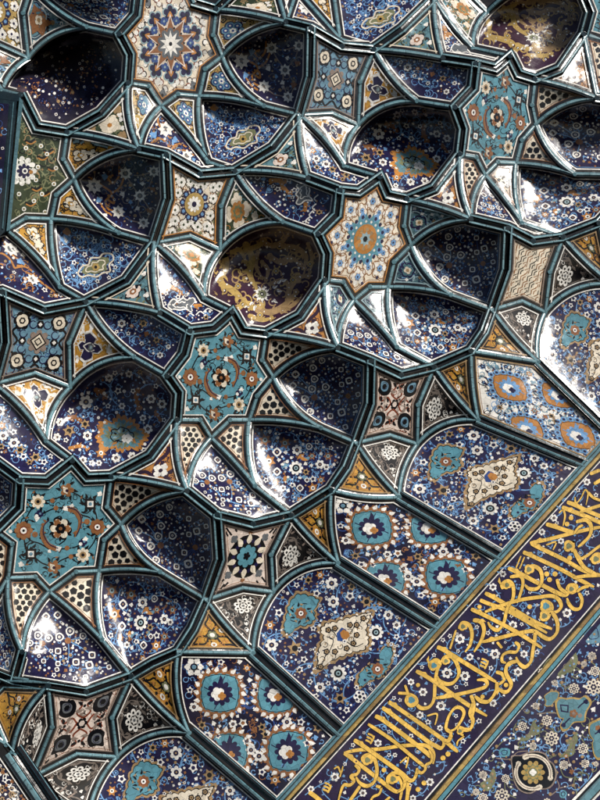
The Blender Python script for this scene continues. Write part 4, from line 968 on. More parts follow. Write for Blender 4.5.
@style('v1')
def s_v1(p, nodes, poly, o):
    d = Draw(p, fit(nodes, 'T2A NY TLB lnB BLB k2A'), (240, 0), .2)
    curls(p, poly, rnd(nodes), 60, ('grey', 'blue', 'taupe', 'grey'), 2.2, 4.5, .8)
    for v in ([(130,205),(125,260),(95,290),(75,262),(100,250)], [(-20,260),(40,300),(90,340),(60,380),(75,420),(120,432)], [(90,340),(130,310),(158,240)], [(75,375),(100,390),(95,360),(70,350)], [(20,360),(50,420),(90,450)]): d.vine(v, 10, 'rust', True, 'rust', 24, 40)
    for v in ([(158,240),(220,250),(295,228)], [(225,350),(190,300),(160,250)], [(225,350),(270,300),(290,250)], [(120,432),(170,470),(240,485)], [(225,350),(215,412),(240,485)], [(225,350),(270,420),(250,480)], [(-40,190),(10,230),(0,300)]): d.vine(v, 6, 'taupe', True, 'grey', 20, 44)
    rest(d, p, poly, 'wf 158 240 44; wf 8 305 50; wf 120 432 42; wf 225 350 42; wf 295 228 40; wf 240 485 38; wf -85 250 38; wf -40 395 34', 50, ('bu', 'bb', 'td', 'br', 'ws'), 6.5)
    for x, y, r in ((158,240,34),(8,305,42),(120,432,34),(225,350,32),(295,228,30),(240,485,30),(-85,250,30),(-40,395,26),(30,200,20)): big8(d, x, y, r)
    d.items('bb 60 255 20; bb 30 378 18; bu 140 340 16; bu 215 412 14; bu 240 290 13; br 290 320 18; br 270 420 20; bu 95 190 12; bb 180 385 13; bu 60 450 12; td 180 300 9; td 200 450 9; br 20 430 15')
@style('v2')
def s_v2(p, nodes, poly, o):
    nn = nodes if len(nodes) == 6 else nodes[:4] + nodes[-2:]
    src = 't3A k2A BLB mDB TRD k3A'.split()
    d = Draw(p, affine([NODES[k][:2] for k in src], [NODES[k][:2] for k in nn])); rg = rnd(nodes)
    curls(p, poly, rg, 110, r0=2, r1=4.5, w=.7)
    for x, y, r in ((212,112,6),(214,128,7),(225,118,7),(226,138,7),(240,122,6),(252,118,6),(236,150,6),(215,146,5),(262,136,6),(275,122,6)): d.curl(x, y, r, rg.uniform(0, 6), rg.uniform(7, 11), 1.0, 'ltblue', .08); d.curl(x + 3, y + 2, r * .7, 1, 5, .8, 'ltblue', .08)
    d.petals(213, 115, 5.2, 4, 'ltblue', .2, .3); d.petals(213, 115, 3.6, 4, 'white', .26, .3); d.petals(214, 108, 4, 4, 'rust', .22, .3)
    sh = [(226,146),(230,139),(236,137),(238,131),(246,130),(250,126),(258,126),(260,131),(256,136),(257,142),(250,144),(244,148),(236,147),(230,149)]
    d.line(sh, 1.5, 'cream', .26, close=True); d.area([(242 + (x - 242) * .8, 139 + (y - 139) * .75) for x, y in sh], 'olive', .2, 4); d.line([(242 + (x - 242) * .55, 139 + (y - 139) * .5) for x, y in sh], 1.1, 'cream', .3, close=True)
    d.petals(243, 139, 4, 6, 'sand', .36); d.disc(243, 139, 1.6, 'black', .42, 6)
    its = ';'.join(f'ws {x} {y} {r}' for x, y, r in ((221,124,2.6),(232,128,2.6),(241,115,2.8),(226,112,2.4),(222,136,2.6),(250,119,2.2),(263,122,2.4),(272,118,2.2),(268,130,2.2),(262,138,2.2),(232,154,2.0),(245,152,2.2),(256,148,2),(275,126,2),(217,142,2.2)))
    d.items(its); scatter(d, poly, rg, 55, ['td', 'wd', 'bu', 'br'], 4.6, (.7, 1.3), pts_of(its) + [(243, 139, 9)]) if np.allclose(d.M[:2], np.eye(2), atol=.01) else scatter(Draw(p), poly, rg, 55, ['td', 'wd', 'bu', 'bb'], 4.2, (.7, 1.4))
@style('v3')
def s_v3(p, nodes, poly, o):
    src = 'T4A k3A TRD tnD TLD NA'.split()
    d = Draw(p, affine([NODES[k][:2] for k in src], [NODES[k][:2] for k in (nodes if len(nodes) == 6 else nodes[:5] + nodes[-1:])]), (120, 120), .2)
    for v in ([(150,120),(190,90),(230,110),(250,150)], [(250,150),(300,120),(350,150),(300,150)], [(200,30),(240,80),(300,110),(260,130)], [(120,110),(160,150),(210,150)], [(350,165),(420,200),(500,225)], [(200,-40),(190,10),(215,50)]): d.vine(v, 9, 'rust', True, 'rust', 20, 36)
    for x, y, r in ((230, 45, 42), (335, 178, 32), (190, -20, 20)): big8(d, x, y, r)
    d.items('bb 165 78 24; bb 270 98 22; bb 130 130 14; ws 390 215 14; ws 460 215 12; ws 250 175 10; bu 285 60 14; bo 440 225 14; bo 300 190 12; ws 520 225 9; bb 370 200 12; bt 420 235 11; bb 480 235 10')
    curls(p, poly, rnd(nodes), 24, ('rust', 'ltblue', 'blue'))
    scatter(Draw(p), poly, rnd(nodes), 26, ['td', 'bb', 'br', 'wd'], 6, (.9, 1.6))
@style('bluedome')
def s_bd(p, nodes, poly, o):
    d = Draw(p, fit(nodes, 'BRG g1G T6H c6H t5H mHJ t1J c1J T0J g2G'), (0, 360), .2)
    ring = lambda cx, cy, r, a0, a1: [(cx + r * math.cos(a0 + (a1 - a0) * i / 12), cy + r * math.sin(a0 + (a1 - a0) * i / 12)) for i in range(13)]
    for v in (ring(380, 250, 60, 2.4, 6), ring(490, 175, 70, 3.0, 7.5), ring(330, 340, 60, 1.5, 5), ring(640, 150, 90, 2.2, 6), ring(760, 200, 80, 3.0, 7.5), ring(430, 440, 80, 1, 4), ring(800, 330, 60, 3, 7), ring(600, 480, 70, .2, 3), ring(720, 90, 60, 3, 6.5)): d.vine(v, 5.5, 'ltblue', True, 'ltblue', 20, 34)
    blob_row(d, [(350, 290), (375, 285), (400, 300)], 14, 'brown', .16); blob_row(d, [(350, 440), (400, 430), (440, 440)], 11, 'rust', .16); blob_row(d, [(480, 150), (510, 160), (530, 185)], 15, 'brown', .16); blob_row(d, [(690, 150), (680, 200), (700, 240)], 15, 'brown', .16); blob_row(d, [(780, 260), (800, 300)], 12, 'brown', .16)
    curls(p, poly, rnd(nodes), 110)
    sh = [(480,400),(500,350),(490,320),(530,300),(560,310),(590,275),(640,290),(670,300),(700,340),(730,350),(740,390),(715,420),(700,450),(640,445),(600,460),(560,440),(520,455)]
    s2 = scallop(sh, 9); d.area(s2, 'rust', .2, 3); d.area([(610 + (x - 610) * .8, 375 + (y - 375) * .78) for x, y in s2], 'teal', .28, 3)
    for i in range(16): a = i * .3927; d.leaf(610 + 60 * math.cos(a), 375 + 38 * math.sin(a), a + .6, 34, 15, ['olive', 'rust', 'turq', 'olive'][i % 4], .33, .3)
    for i in range(9): a = i * .7; d.leaf(610 + 26 * math.cos(a), 380 + 18 * math.sin(a), a, 24, 12, 'black' if i % 2 else 'pale', .35)
    for i in range(5): a = i * 1.2566; d.petals(635 + 17 * math.cos(a), 392 + 13 * math.sin(a), 13, 4, 'white', .42, .3)
    d.line([(610 + (x - 610) * .45, 375 + (y - 375) * .4) for x, y in sh], 6, 'black', .36, close=True)
    for a in range(8): d.line([(610, 375), (610 + 85 * math.cos(a * .785), 375 + 60 * math.sin(a * .785))], 5, 'olive', .34)
    its = 'wf 430 210 32; bu 440 165 12; ws 355 255 17; bt 345 355 30; bt 425 320 24; wf 437 378 22; wf 300 310 20; wf 285 385 19; ws 330 400 14; wf 640 395 26; ws 615 400 15; wf 415 500 19; bo 505 465 26; wf 580 490 22; ws 460 515 17; wf 545 90 20; ws 590 155 18; ws 575 65 14; wf 610 230 16; wf 755 195 22; wf 810 220 22; wf 740 345 22; wf 715 290 16; wf 645 70 17; ws 780 130 14; bt 700 60 14; wf 660 480 20; ws 720 450 16; ws 380 520 13; wf 770 400 14; ws 665 155 14; ws 820 300 13; ws 480 240 13; ws 540 230 14; wf 495 515 14; bb 460 300 14; bb 395 240 13'
    d.items(its); scatter(d, [(340,200),(560,40),(760,60),(840,250),(780,420),(600,520),(400,530),(270,370)], rnd(nodes), 60, ['bb', 'br', 'wd', 'bb', 'bu'], 24, (6, 10), pts_of(its) + [(610, 375, 90)])
@style('browndome')
def s_br(p, nodes, poly, o):
    if nodes[0] == 'BRX':
        p.fill(poly, 'deepnavy', .1, 3.4); curls(p, poly, rnd(nodes), 110, ('tan', 'brown', 'blue'), 2, 4, .7); scatter(Draw(p), poly, rnd(nodes), 60, ['ws', 'wd', 'rs', 'td', 'br'], 6.5, (.9, 1.8)); return
    src = 'BRD g1D T6E c6E t5E mEH t1H c1H T0H g2D'; M = fit(nodes, src)
    d = Draw(p, M)
    for b, r in (([(246,245),(252,258),(250,275),(258,290)], 4.2), ([(246,250),(258,246),(264,240)], 3.4), ([(258,252),(256,266),(262,278)], 2.6), ([(216,262),(224,256),(226,268),(220,280)], 4.4), ([(222,284),(232,290),(240,298),(238,308)], 4.2), ([(262,240),(272,246),(282,242),(288,234)], 3.2),
                 ([(270,256),(280,262),(290,258),(300,264)], 3.6), ([(284,246),(296,248),(306,256),(304,268)], 3.4), ([(258,310),(272,312),(286,304),(296,292)], 4.0), ([(288,300),(290,288),(298,278),(308,276)], 3.8), ([(244,300),(252,308),(262,304)], 3.4), ([(270,284),(282,280),(290,284)], 2.6), ([(232,252),(240,250),(246,262)], 3), ([(208,276),(216,272)], 3), ([(250,316),(262,320),(272,318)], 2.8), ([(308,244),(312,258),(310,272)], 2.4), ([(262,262),(268,270),(266,280)], 2.6), ([(282,312),(294,304),(302,296)],2.6)):
        blob_row(d, b, r, 'sand' if (b[0][0] < 255) else 'tan', .12)
    sh = [(253,292),(258,286),(262,288),(268,284),(272,288),(278,284),(286,280),(280,290),(276,296),(279,301),(270,300),(264,304),(260,309),(255,311),(257,303),(251,300)]
    sc = lambda k: [(264 + (x - 264) * k, 295 + (y - 295) * k) for x, y in sh]
    if False: curls(p, poly, rnd(nodes), 90, ('tan', 'brown'), 2, 4, .8); scatter(Draw(p), poly, rnd(nodes), 50, ['ws', 'wd', 'rs', 'td'], 7, (.8, 1.6)); return
    for i in range(9):
        a = i * .698; d.leaf(262 + 3 * math.cos(a), 294 + 3 * math.sin(a), a, 6.2, 3.4, 'white', .28, .2); d.leaf(262 + 6 * math.cos(a), 294 + 6 * math.sin(a), a, 3.6, 1.2, 'navy', .34, .1)
    for x, y, a in ((272, 288, -.5), (277, 284, -.9), (281, 281, -.4), (276, 290, .1), (254, 302, 2.4), (250, 306, 2.8), (256, 305, 1.8), (273, 299, .6)): d.leaf(x, y, a, 6.5, 3, 'white', .3, .3); d.line([(x, y), (x + 4 * math.cos(a), y + 4 * math.sin(a))], .5, 'navy', .38)
    d.petals(262, 294, 4.6, 8, 'olive', .46, .3); d.disc(262, 294, 2.2, 'black', .52, 8); d.disc(262, 294, .9, 'white', .58, 5)
    its = ';'.join(f'wd {x} {y} {r}' for x, y, r in ((252,258,1.1),(241,268,1.1),(267,247,1.2),(281,251,1.2),(297,263,1.1),(300,277,1.1),(286,266,1.1),(249,285,1.1),(259,316,1.2),(272,312,1),(222,281,1.2),(243,305,1.3),(252,318,1),(289,288,1.1),(232,262,1),(306,252,1),(276,240,1),(310,265,1),(213,270,1.2),(229,301,1.1),(295,296,1),(262,234,1)))
    d.items(its)
    for x, y in ((276,271),(243,304),(310,264),(242,305),(293,280),(260,315),(238,286)): d.petals(x, y, 3.4, 8, 'sand', .3, .3); d.disc(x, y, 1.5, 'black', .36, 6); d.disc(x, y, .7, 'white', .42, 5)
    curls(p, poly, rnd(nodes), 60, ('tan', 'sand', 'tan'), 2.5, 5.5, 1.3)
    scatter(Draw(p), poly, rnd(nodes), 26, ['wd', 'td', 'wd', 'ws'], 8.5, (.7, 1.3))
@style('tn1')
def s_t1(p, nodes, poly, o):
    d = Draw(p, fit(nodes, 'TRG nG t7H c7H T6H g1G'), (0, 200), 1 / 3)
    curls(p, poly, rnd(nodes), 50)
    for c in ((355,360,18),(390,395,16),(430,370,18),(470,400,18),(500,430,14),(410,420,14),(340,345,10),(520,390,12)): d.curl(c[0], c[1], c[2], c[0], c[0] + 5, 3, 'ltblue'); d.curl(c[0] + 6, c[1] + 4, c[2] * .6, c[1], c[1] + 5, 2.4, 'blue')
    its = 'wf 365 370 12; ws 345 350 7; ws 385 400 7; ws 405 350 7; ws 350 395 6; bt 430 370 13; br 440 400 10; wf 480 465 9; ws 510 375 7; ws 455 350 6; ws 425 430 7; ws 530 400 6; bt 470 420 11; ws 500 355 5; ws 330 345 5; wf 505 440 7; bo 395 378 7'
    d.items(its); scatter(d, [(310,345),(440,340),(545,380),(535,440),(480,480),(400,430)], rnd(nodes), 34, ['bb', 'wd', 'br', 'bu'], 11, (2.4, 4), pts_of(its))
@style('tn2', 'tn2b', 'tn3')
def s_t2(p, nodes, poly, o):
    curls(p, poly, rnd(nodes), 36)
    d = Draw(p, fit(nodes, 'BLD g2D T0H c8H t7H nG'), (120, 240), .2) if o['style'] != 'tn3' else Draw(p, affine([NODES[k][:2] for k in ('BLD', 'nG', 't7H', 'c8H', 'T0H', 'g2D')], [NODES[k][:2] for k in nodes]), (120, 240), .2)
    if o['style'] == 'tn2':
        for c in ((200,180,30),(240,230,34),(270,280,30),(340,320,30),(420,360,24),(220,130,20)): d.curl(c[0], c[1], c[2], c[0], c[0] + 5, 6, 'ltblue'); d.curl(c[0], c[1], c[2] * .6, c[1], c[1] + 5, 5, 'steel')
        its = 'wf 215 150 22; bo 235 215 20; wf 250 260 20; ws 215 215 13; ws 290 240 15; wf 300 290 22; bt 250 310 16; bt 330 320 22; ws 350 350 16; bt 400 350 22; ws 440 370 15; bt 380 375 14; ws 460 340 12; ws 210 260 12; br 270 335 12'
    else:
        blob_row(d, [(215,260),(225,215),(222,190)], 15, 'rust', .14); blob_row(d, [(235,230),(270,240),(310,265)], 14, 'rust', .14); blob_row(d, [(375,330),(410,325)], 12, 'rust', .14)
        sh = [(240,330),(265,295),(290,305),(315,290),(335,300),(365,290),(375,305),(355,330),(360,360),(330,345),(300,350),(270,345),(262,350)]
        d.area(sh, 'grey', .24, 5); d.line(sh, 7, 'white', .3, close=True); d.line([(305 + (x - 305) * .55, 325 + (y - 325) * .5) for x, y in sh], 5, 'white', .34, close=True)
        for c in ((440,350,22),(470,335,18),(400,365,20),(350,375,20)): d.line([(c[0]-c[2], c[1]+10), (c[0], c[1]-8), (c[0]+c[2], c[1]+4)], 6, 'white', .2)
        its = 'rg 200 132 14; ws 195 185 14; ws 275 215 15; ws 255 195 11; ws 230 265 14; ws 290 285 14; ws 220 320 14; ws 240 345 12; ws 200 245 11; bb 210 160 14; bb 275 180 13; bt 430 385 16; ws 480 320 11; ws 330 275 10; ws 215 290 10; bb 320 260 10'
    d.items(its); scatter(Draw(p), poly, rnd(nodes), 40, ['bb', 'wd', 'br', 'bu'], 4.6, (.8, 1.4))
def cloudp(d, sh, back, front, ctr, s1=.88, lvl=.16):
    d.area(sh, back, lvl, 5); q = [(ctr[0] + (x - ctr[0]) * s1, ctr[1] + (y - ctr[1]) * s1) for x, y in sh]
    d.area(q, 'black', lvl + .08, 5); d.area([(ctr[0] + (x - ctr[0]) * s1 * .95, ctr[1] + (y - ctr[1]) * s1 * .95) for x, y in sh], front, lvl + .16, 5)
def scallop(pts, k=2.6):
    """a lobed outline through the given corners"""
    q = smooth(pts, 6, True); c = (sum(p[0] for p in q) / len(q), sum(p[1] for p in q) / len(q)); out = []
    for i, p in enumerate(q):
        f = k * 2.0 * (abs(math.sin(i * math.pi / 4)) - .5); l = math.hypot(p[0] - c[0], p[1] - c[1])
        out.append((p[0] + (p[0] - c[0]) / l * f, p[1] + (p[1] - c[1]) / l * f))
    return out
MD = 'wf 215 135 18; dz 528 97 23; dz 415 220 25; hx 480 290 20; bt 420 295 18; bt 285 145 22; ws 298 148 9; bo 210 75 15; wf 360 262 15; ws 330 245 9; ws 300 208 10; bt 298 210 12; ws 312 178 11; ws 440 330 11; wf 565 45 14; bt 500 5 18; ws 237 38 13; wf 590 75 12; ws 470 262 8; ws 495 240 10; ws 230 185 8; ws 340 85 9; bo 318 55 10; ws 260 190 8; ws 348 288 9; ws 545 -15 14; bo 540 10 10; ws 450 -12 14; wf 400 5 17; ws 350 -20 12; bt 325 -60 13; wf 395 -50 18; ws 430 -70 11; bo 360 -75 13; ws 300 -70 12; bt 455 -40 13; wf 480 -60 16; ws 290 -45 9; ws 590 110 9; ws 455 235 8; ws 600 15 10; wf 620 45 13; ws 385 250 8; bu 405 262 7; bu 520 130 7; bu 460 20 7; hx 640 15 18; ws 350 -100 9'
@style('medal')
def s_md(p, nodes, poly, o):
    curls(p, poly, rnd(nodes), 220, w=.75)
    if len(nodes) == 5 and 'L' in nodes[0]: pass
    d = Draw(p, fit(nodes, 'BRK p1K bKI bKK p2K'), (200, 600), 1 / 3)
    ring = lambda cx, cy, r, a0, a1: [(cx + r * math.cos(a0 + (a1 - a0) * i / 12), cy + r * math.sin(a0 + (a1 - a0) * i / 12)) for i in range(13)]
    for v in (ring(285,150,65,.6,3.6), ring(330,250,60,2.2,6), ring(415,230,72,.2,4), ring(480,280,50,2.6,6.6), ring(528,90,70,4,8.2), ring(230,60,60,1.2,4.2), ring(560,40,60,3.4,7), ring(390,-30,80,2.6,6.2), ring(470,-10,60,3,7), ring(320,-60,60,2,5), ring(560,130,50,-.5,2), ring(240,150,50,3,6), ring(600,60,50,1,5)): d.vine(v, 3.6, 'ltblue', True, 'ltblue', 15, 24)
    c1 = [(243,92),(252,50),(262,10),(290,-25),(330,-22),(366,-5),(350,30),(352,60),(328,82),(290,88),(268,112),(250,108)]
    c2 = [(466,262),(470,225),(505,195),(540,190),(540,155),(562,128),(586,140),(578,185),(562,215),(540,235),(505,248),(480,268)]
    cloudp(d, scallop(c1, 3), 'tan', 'turq', (300, 35), .87); cloudp(d, scallop(c2, 3), 'tan', 'turq', (530, 205), .86)
    for cx, cy, col in ((303, 40, 'brown'), (533, 207, 'brown')):
        d.petals(cx, cy, 19, 8, col, .42, .2); d.disc(cx, cy, 11, 'red', .48, 8); d.disc(cx, cy, 8, 'white', .52, 7); d.disc(cx, cy, 3.5, 'black', .58, 5)
        for a in (.5, 1.6, 2.5, 3.3, 4.3, 5.6): d.leaf(cx + 21 * math.cos(a), cy + 20 * math.sin(a), a + .4, 17, 7, 'black', .44); d.line([(cx + 24 * math.cos(a + .4), cy + 22 * math.sin(a + .4)), (cx + 36 * math.cos(a + .6), cy + 30 * math.sin(a + .6)), (cx + 40 * math.cos(a + .9), cy + 32 * math.sin(a + .9))], 2.2, 'black', .44); d.leaf(cx + 34 * math.cos(a + .3), cy + 28 * math.sin(a + .3), a + 2, 12, 6, 'tan', .46)
    cm = [(343,224),(341,182),(348,142),(362,112),(350,88),(370,64),(405,58),(440,46),(480,36),(527,26),(514,62),(510,96),(518,120),(502,154),(465,163),(430,176),(388,194)]
    cloudp(d, scallop(cm, 3.5), 'tan', 'cream', (432, 112), .88)
    d.area([(410,100),(425,82),(440,90),(430,105),(432,125),(412,122)], 'blue', .42, 4); d.area([(420,98),(430,88),(446,96),(450,108),(436,122),(424,112)], 'rust', .46, 4); d.petals(434, 124, 7, 5, 'white', .52); d.disc(434, 124, 3, 'navy', .56, 5)
    for x, y in ((450,75),(385,90),(460,130),(380,155),(405,155),(470,105),(362,200),(490,55),(470,75),(405,85),(440,145)): d.petals(x, y, 10, 5, 'black', .44, .25); d.petals(x, y, 6, 5, 'tan', .5, .3); d.disc(x, y, 2.4, 'black', .55, 5)
    for v in ([(375,170),(390,150),(400,120),(380,110)], [(470,60),(460,85),(450,100)], [(490,130),(465,140),(440,125)], [(362,200),(372,180),(380,155)], [(505,45),(490,55),(480,70)], [(385,90),(400,95),(410,110)]): d.line(v, 2.4, 'black', .42)
    d.items(MD); rest(d, p, poly, MD + '; wd 300 35 52; wd 530 205 50; wd 400 135 45; wd 465 95 48', 110, gap=6, sizes=(.9, 1.7))
    for x, y in ((395,110),(450,95),(420,140),(375,135),(480,85),(455,118),(400,170),(368,178),(500,62)): d.curl(x, y, 9, x, x + 4.5, 1.8, 'black', .42); d.leaf(x, y, x * .7, 9, 4, 'tan', .43)
    scatter(d, [(185,130),(215,30),(300,-60),(420,-100),(520,-60),(680,100),(445,360),(190,150)], rnd(nodes), 46, ['bb', 'bu', 'ws', 'bb', 'br', 'ws'], 15, (4, 6), pts_of(MD) + [(300,35,48),(530,205,46),(430,112,66)])
def cloud_unit(d, cx, cy, r, fld, petal, back, inner, heart):
    sq = lambda q: [(cx + q * math.cos(i * 6.2832 / 24) / max(abs(math.cos(i * 6.2832 / 24)), abs(math.sin(i * 6.2832 / 24))) ** .4, cy + q * math.sin(i * 6.2832 / 24) / max(abs(math.cos(i * 6.2832 / 24)), abs(math.sin(i * 6.2832 / 24))) ** .4) for i in range(24)]
    d.poly(sq(r * .86), back, .13, (cx, cy)); d.poly(sq(r * .76), fld, .2, (cx, cy)); d.line(sq(r * .72), .7, 'black', .27, sm=False, close=True)
    for i in range(18):
        a = i * .3491; q = r * .86 / max(abs(math.cos(a)), abs(math.sin(a))) ** .4
        x, y = cx + q * math.cos(a), cy + q * math.sin(a)
        if fld == 'rust': d.petals(x, y, r * .15, 5, petal, .3, .3, a); d.disc(x, y, r * .075, 'navy', .38, 6); d.leaf(x + r * .12 * math.cos(a), y + r * .12 * math.sin(a), a, r * .2, r * .12, 'navy', .22); continue
        d.petals(x, y, r * .15, 4, back, .24, .2); d.leaf(x - 1.6 * math.cos(a + .4), y - 1.6 * math.sin(a + .4), a + .4, r * .26, r * .21, petal, .32, .05)
    d.petals(cx, cy, r * .5, 11, inner, .3, .25, .2); d.leaf(cx, cy - r * .3, -1.6, r * .4, r * .2, inner, .3); d.petals(cx - 2, cy + 1, r * .27, 5, 'white', .38, .22, .5); d.petals(cx + 2, cy + 3, r * .16, 4, heart, .44, .3)
    for a in (.3, 1.8, 3.4, 4.9): d.line([(cx + r * .4 * math.cos(a), cy + r * .4 * math.sin(a)), (cx + r * .66 * math.cos(a + .1), cy + r * .66 * math.sin(a + .1))], .9, inner, .28)
@style('cloud', 'cloud2')
def s_cl(p, nodes, poly, o):
    if nodes[0] == 'gL2':
        rg = rnd(nodes); curls(p, poly, rg, 300, ('tan', 'grey', 'white'), 2, 4, .9); scatter(Draw(p), poly, rg, 120, ['ws', 'br', 'bu', 'bt'], 6, (1.5, 3)); return
    k2 = o['style'] == 'cloud2'; rg = rnd(nodes)
    d = Draw(p, fit(nodes, 'q2J p2K bKK bLK p1L') if nodes[0] != 'gL2' else None)
    lf = 'steel' if k2 else 'ltblue'; curls(p, poly, rg, 190, ('blue', 'brown', 'ltblue') if not k2 else ('steel', 'black', 'steel', 'ltblue'), 2, 4, .7)
    for _ in range(26 if not k2 else 14):
        x, y = rg.uniform(185, 320), rg.uniform(655, 795)
        if inside(d.t([(x, y)])[0], poly): d.curl(x, y, rg.uniform(5, 9), rg.uniform(0, 6), rg.uniform(7, 11), 1.1, 'blue' if not k2 else 'black'); d.leaf(x, y, rg.uniform(0, 6), 6, 3.2, lf, .12)
    its = 'ws 193 666 4.6; wf 233 724 4; ws 229 745 3.6; wsb 243 723 4.4; wf 251 750 5; bt 266 734 5; bt 262 727 4.4; br 254 729 4; ws 301 722 4; wf 287 722 5; ws 307 743 4; bt 318 728 5; br 300 738 4; ws 262 772 4; wf 259 756 5.5; bo 275 780 5.5; bt 270 790 5; ws 291 780 3.6; ws 190 690 3.4; wf 194 707 4.5; bt 202 725 4.5; ws 207 735 4; bu 214 724 3; ws 256 690 3.4; bu 249 680 3; bo 247 668 4; ws 221 662 3.6; bu 239 662 3; bu 210 664 3; wf 247 741 4; ws 218 736 3; bb 316 738 3; bb 225 729 3.4; bb 283 765 3'
    if k2: its = its.replace('wsb', 'bf').replace('ws', 'kk').replace('wf', 'k2').replace('bu', 'k3'); 
    Draw.KINDS['kk'] = lambda s, x, y, r, *e: (s.petals(x, y, r, 5, 'navy', .2, .45, x, True), s.disc(x, y, r * .3, 'ltblue', .3, 5)); Draw.KINDS['k2'] = lambda s, x, y, r, *e: (s.petals(x, y, r, 6, 'ltblue', .2, .4, x), s.petals(x, y, r * .6, 5, 'navy', .28, .3), s.disc(x, y, r * .25, 'white', .34, 5)); Draw.KINDS['k3'] = lambda s, x, y, r, *e: s.petals(x, y, r, 3, 'steel', .2, .4, x)
    a = ('rust', 'ltblue', 'steel', 'ltblue', 'navy') if k2 else ('turq', 'white', 'brown', 'navy', 'rust')
    for x, y, r in ((220, 693, 26), (276, 694, 25), (288, 751, 27), (229, 752, 25)): cloud_unit(d, x, y, r, *a)
    if not k2:
        for x, y, r in ((194, 667, 8),): 
            for i in range(6): q = i * 1.047; d.petals(x + r * .8 * math.cos(q), y + r * .8 * math.sin(q), r * .42, 4, 'white', .26, .3, q)
            d.disc(x, y, r * .5, 'black', .3, 8); d.disc(x, y, r * .3, 'steel', .36, 6)
    d.items(its)
    scatter(d, [(188,660),(244,662),(330,735),(275,793),(208,735)], rg, 40, ['bb', 'br', 'bu'] if not k2 else ['kk', 'k3', 'br'], 6.5, (1.3, 2.1), pts_of(its) + [(220,693,20),(276,694,19),(288,751,21),(229,752,19)])
@style('blank')
def s_none(p, nodes, poly, o): pass
# ---------------------------------------------------------------- things
glaze('pale2', (.20, .345, .385), rough=.24); glaze('tealb', (.085, .18, .215), rough=.24); glaze('palec', (.15, .28, .32), rough=.24); glaze('grey2', (.018, .035, .045), rough=.13)
def thing(name, label, cat, at, group=None):
    o = bpy.data.objects.new(name, None); SC.collection.objects.link(o)
    p = P3(*at); o.location = p; o['_at'] = tuple(p); o['label'] = label; o['category'] = cat
    if group: o['group'] = group
    return o
glaze('taupe2', (.17, .14, .12))
GB = 'muqarnas bays, each a star with its ring of kites and niches'; GP = 'tall arched tile panels above the inscription'
BAYS = dict(
    J=('turquoise star bay of black and white pentagon kites, lowest left of the turquoise ones', (57, 527)), H=('turquoise star bay of pentagon kites in the middle of the vault', (214, 370)),
    C=('turquoise star bay of pentagon kites at the upper right, between two cream star bays', (500, 110)), E=('cream eight pointed star bay with turquoise and rust centre and dull teal kites', (365, 238)),
    A=('large cream star bay with ten pointed blue and brown rosette and sand coloured kites', (168, 40)), N=('dark green star bay with ochre kites at the left edge', (40, 170)),
    L=('pale four pointed star bay with four grey buds and black kites, bottom left corner', (80, 724)), K=('four pointed star bay with striped corners round a turquoise and black rosette', (243, 556)),
    I=('cream four pointed star bay with four blue buds and black kites', (394, 405)), F=('four pointed star bay with brown fretwork on cream and black kites', (532, 270)),
    G=('blue four pointed star bay beside ochre kites at the left edge', (40, 341)), D=('cream lace four pointed star bay with green kites and a brown arabesque niche', (197, 202)), B=('blue four pointed star bay beside ochre kites near the top', (335, 77)),
    X=('sand and teal kites round a very dark niche, top left corner', (28, 50)), Y=('blue niches and thin ochre kites cut by the top edge, above the blue star', (330, 10)),
    Z=('brown arabesque niche with a green kite in the top right corner', (525, 30)), W=('turquoise star tip and pentagon kite cut by the right edge', (600, 40)), M=('dark blue niche cut by the left edge below the lowest turquoise star', (2, 640)))
PANS = dict(P1=('arched blue panel with turquoise cloud, cut by the bottom edge', (150, 770)), P2=('arched panel of turquoise squares ringed with white petals, nearest the bottom edge', (250, 730)),
    P3=('arched blue panel with cream diamond medallion, below the striped star', (340, 640)), P4=('arched panel of turquoise squares ringed with white petals, right of the striped star', (415, 560)),
    P5=('arched blue panel with cream diamond medallion, below the blue bud star', (490, 490)), P6=('arched white panel with rust squares ringed in pale blue', (540, 410)),
    P7=('arched blue panel with turquoise cloud, cut by the right edge', (590, 330)), P0=('sliver of arched panel cut by the bottom left corner', (10, 790)))
T = {}
for k, (l, at) in BAYS.items(): T[k] = thing('muqarnas_bay', l, 'vault bay', (at[0], at[1], 10), GB)
for k, (l, at) in PANS.items(): T[k] = thing('arched_tile_panel', l, 'tile panel', (at[0], at[1], 10), GP)
NODES.update(cc=(75, 845, 0), cd=(-60, 845, 0), ce=(-60, 700, 10))
face('P0', 'panel', 'cloud', 'gL2 oL cc cd ce', 3); wide(13, 'oL', 'cc'); face('L', 'spandrel', 'blank', 'oL BLL p2L cc', 0)
wide(5, 'gL2', 'oL')

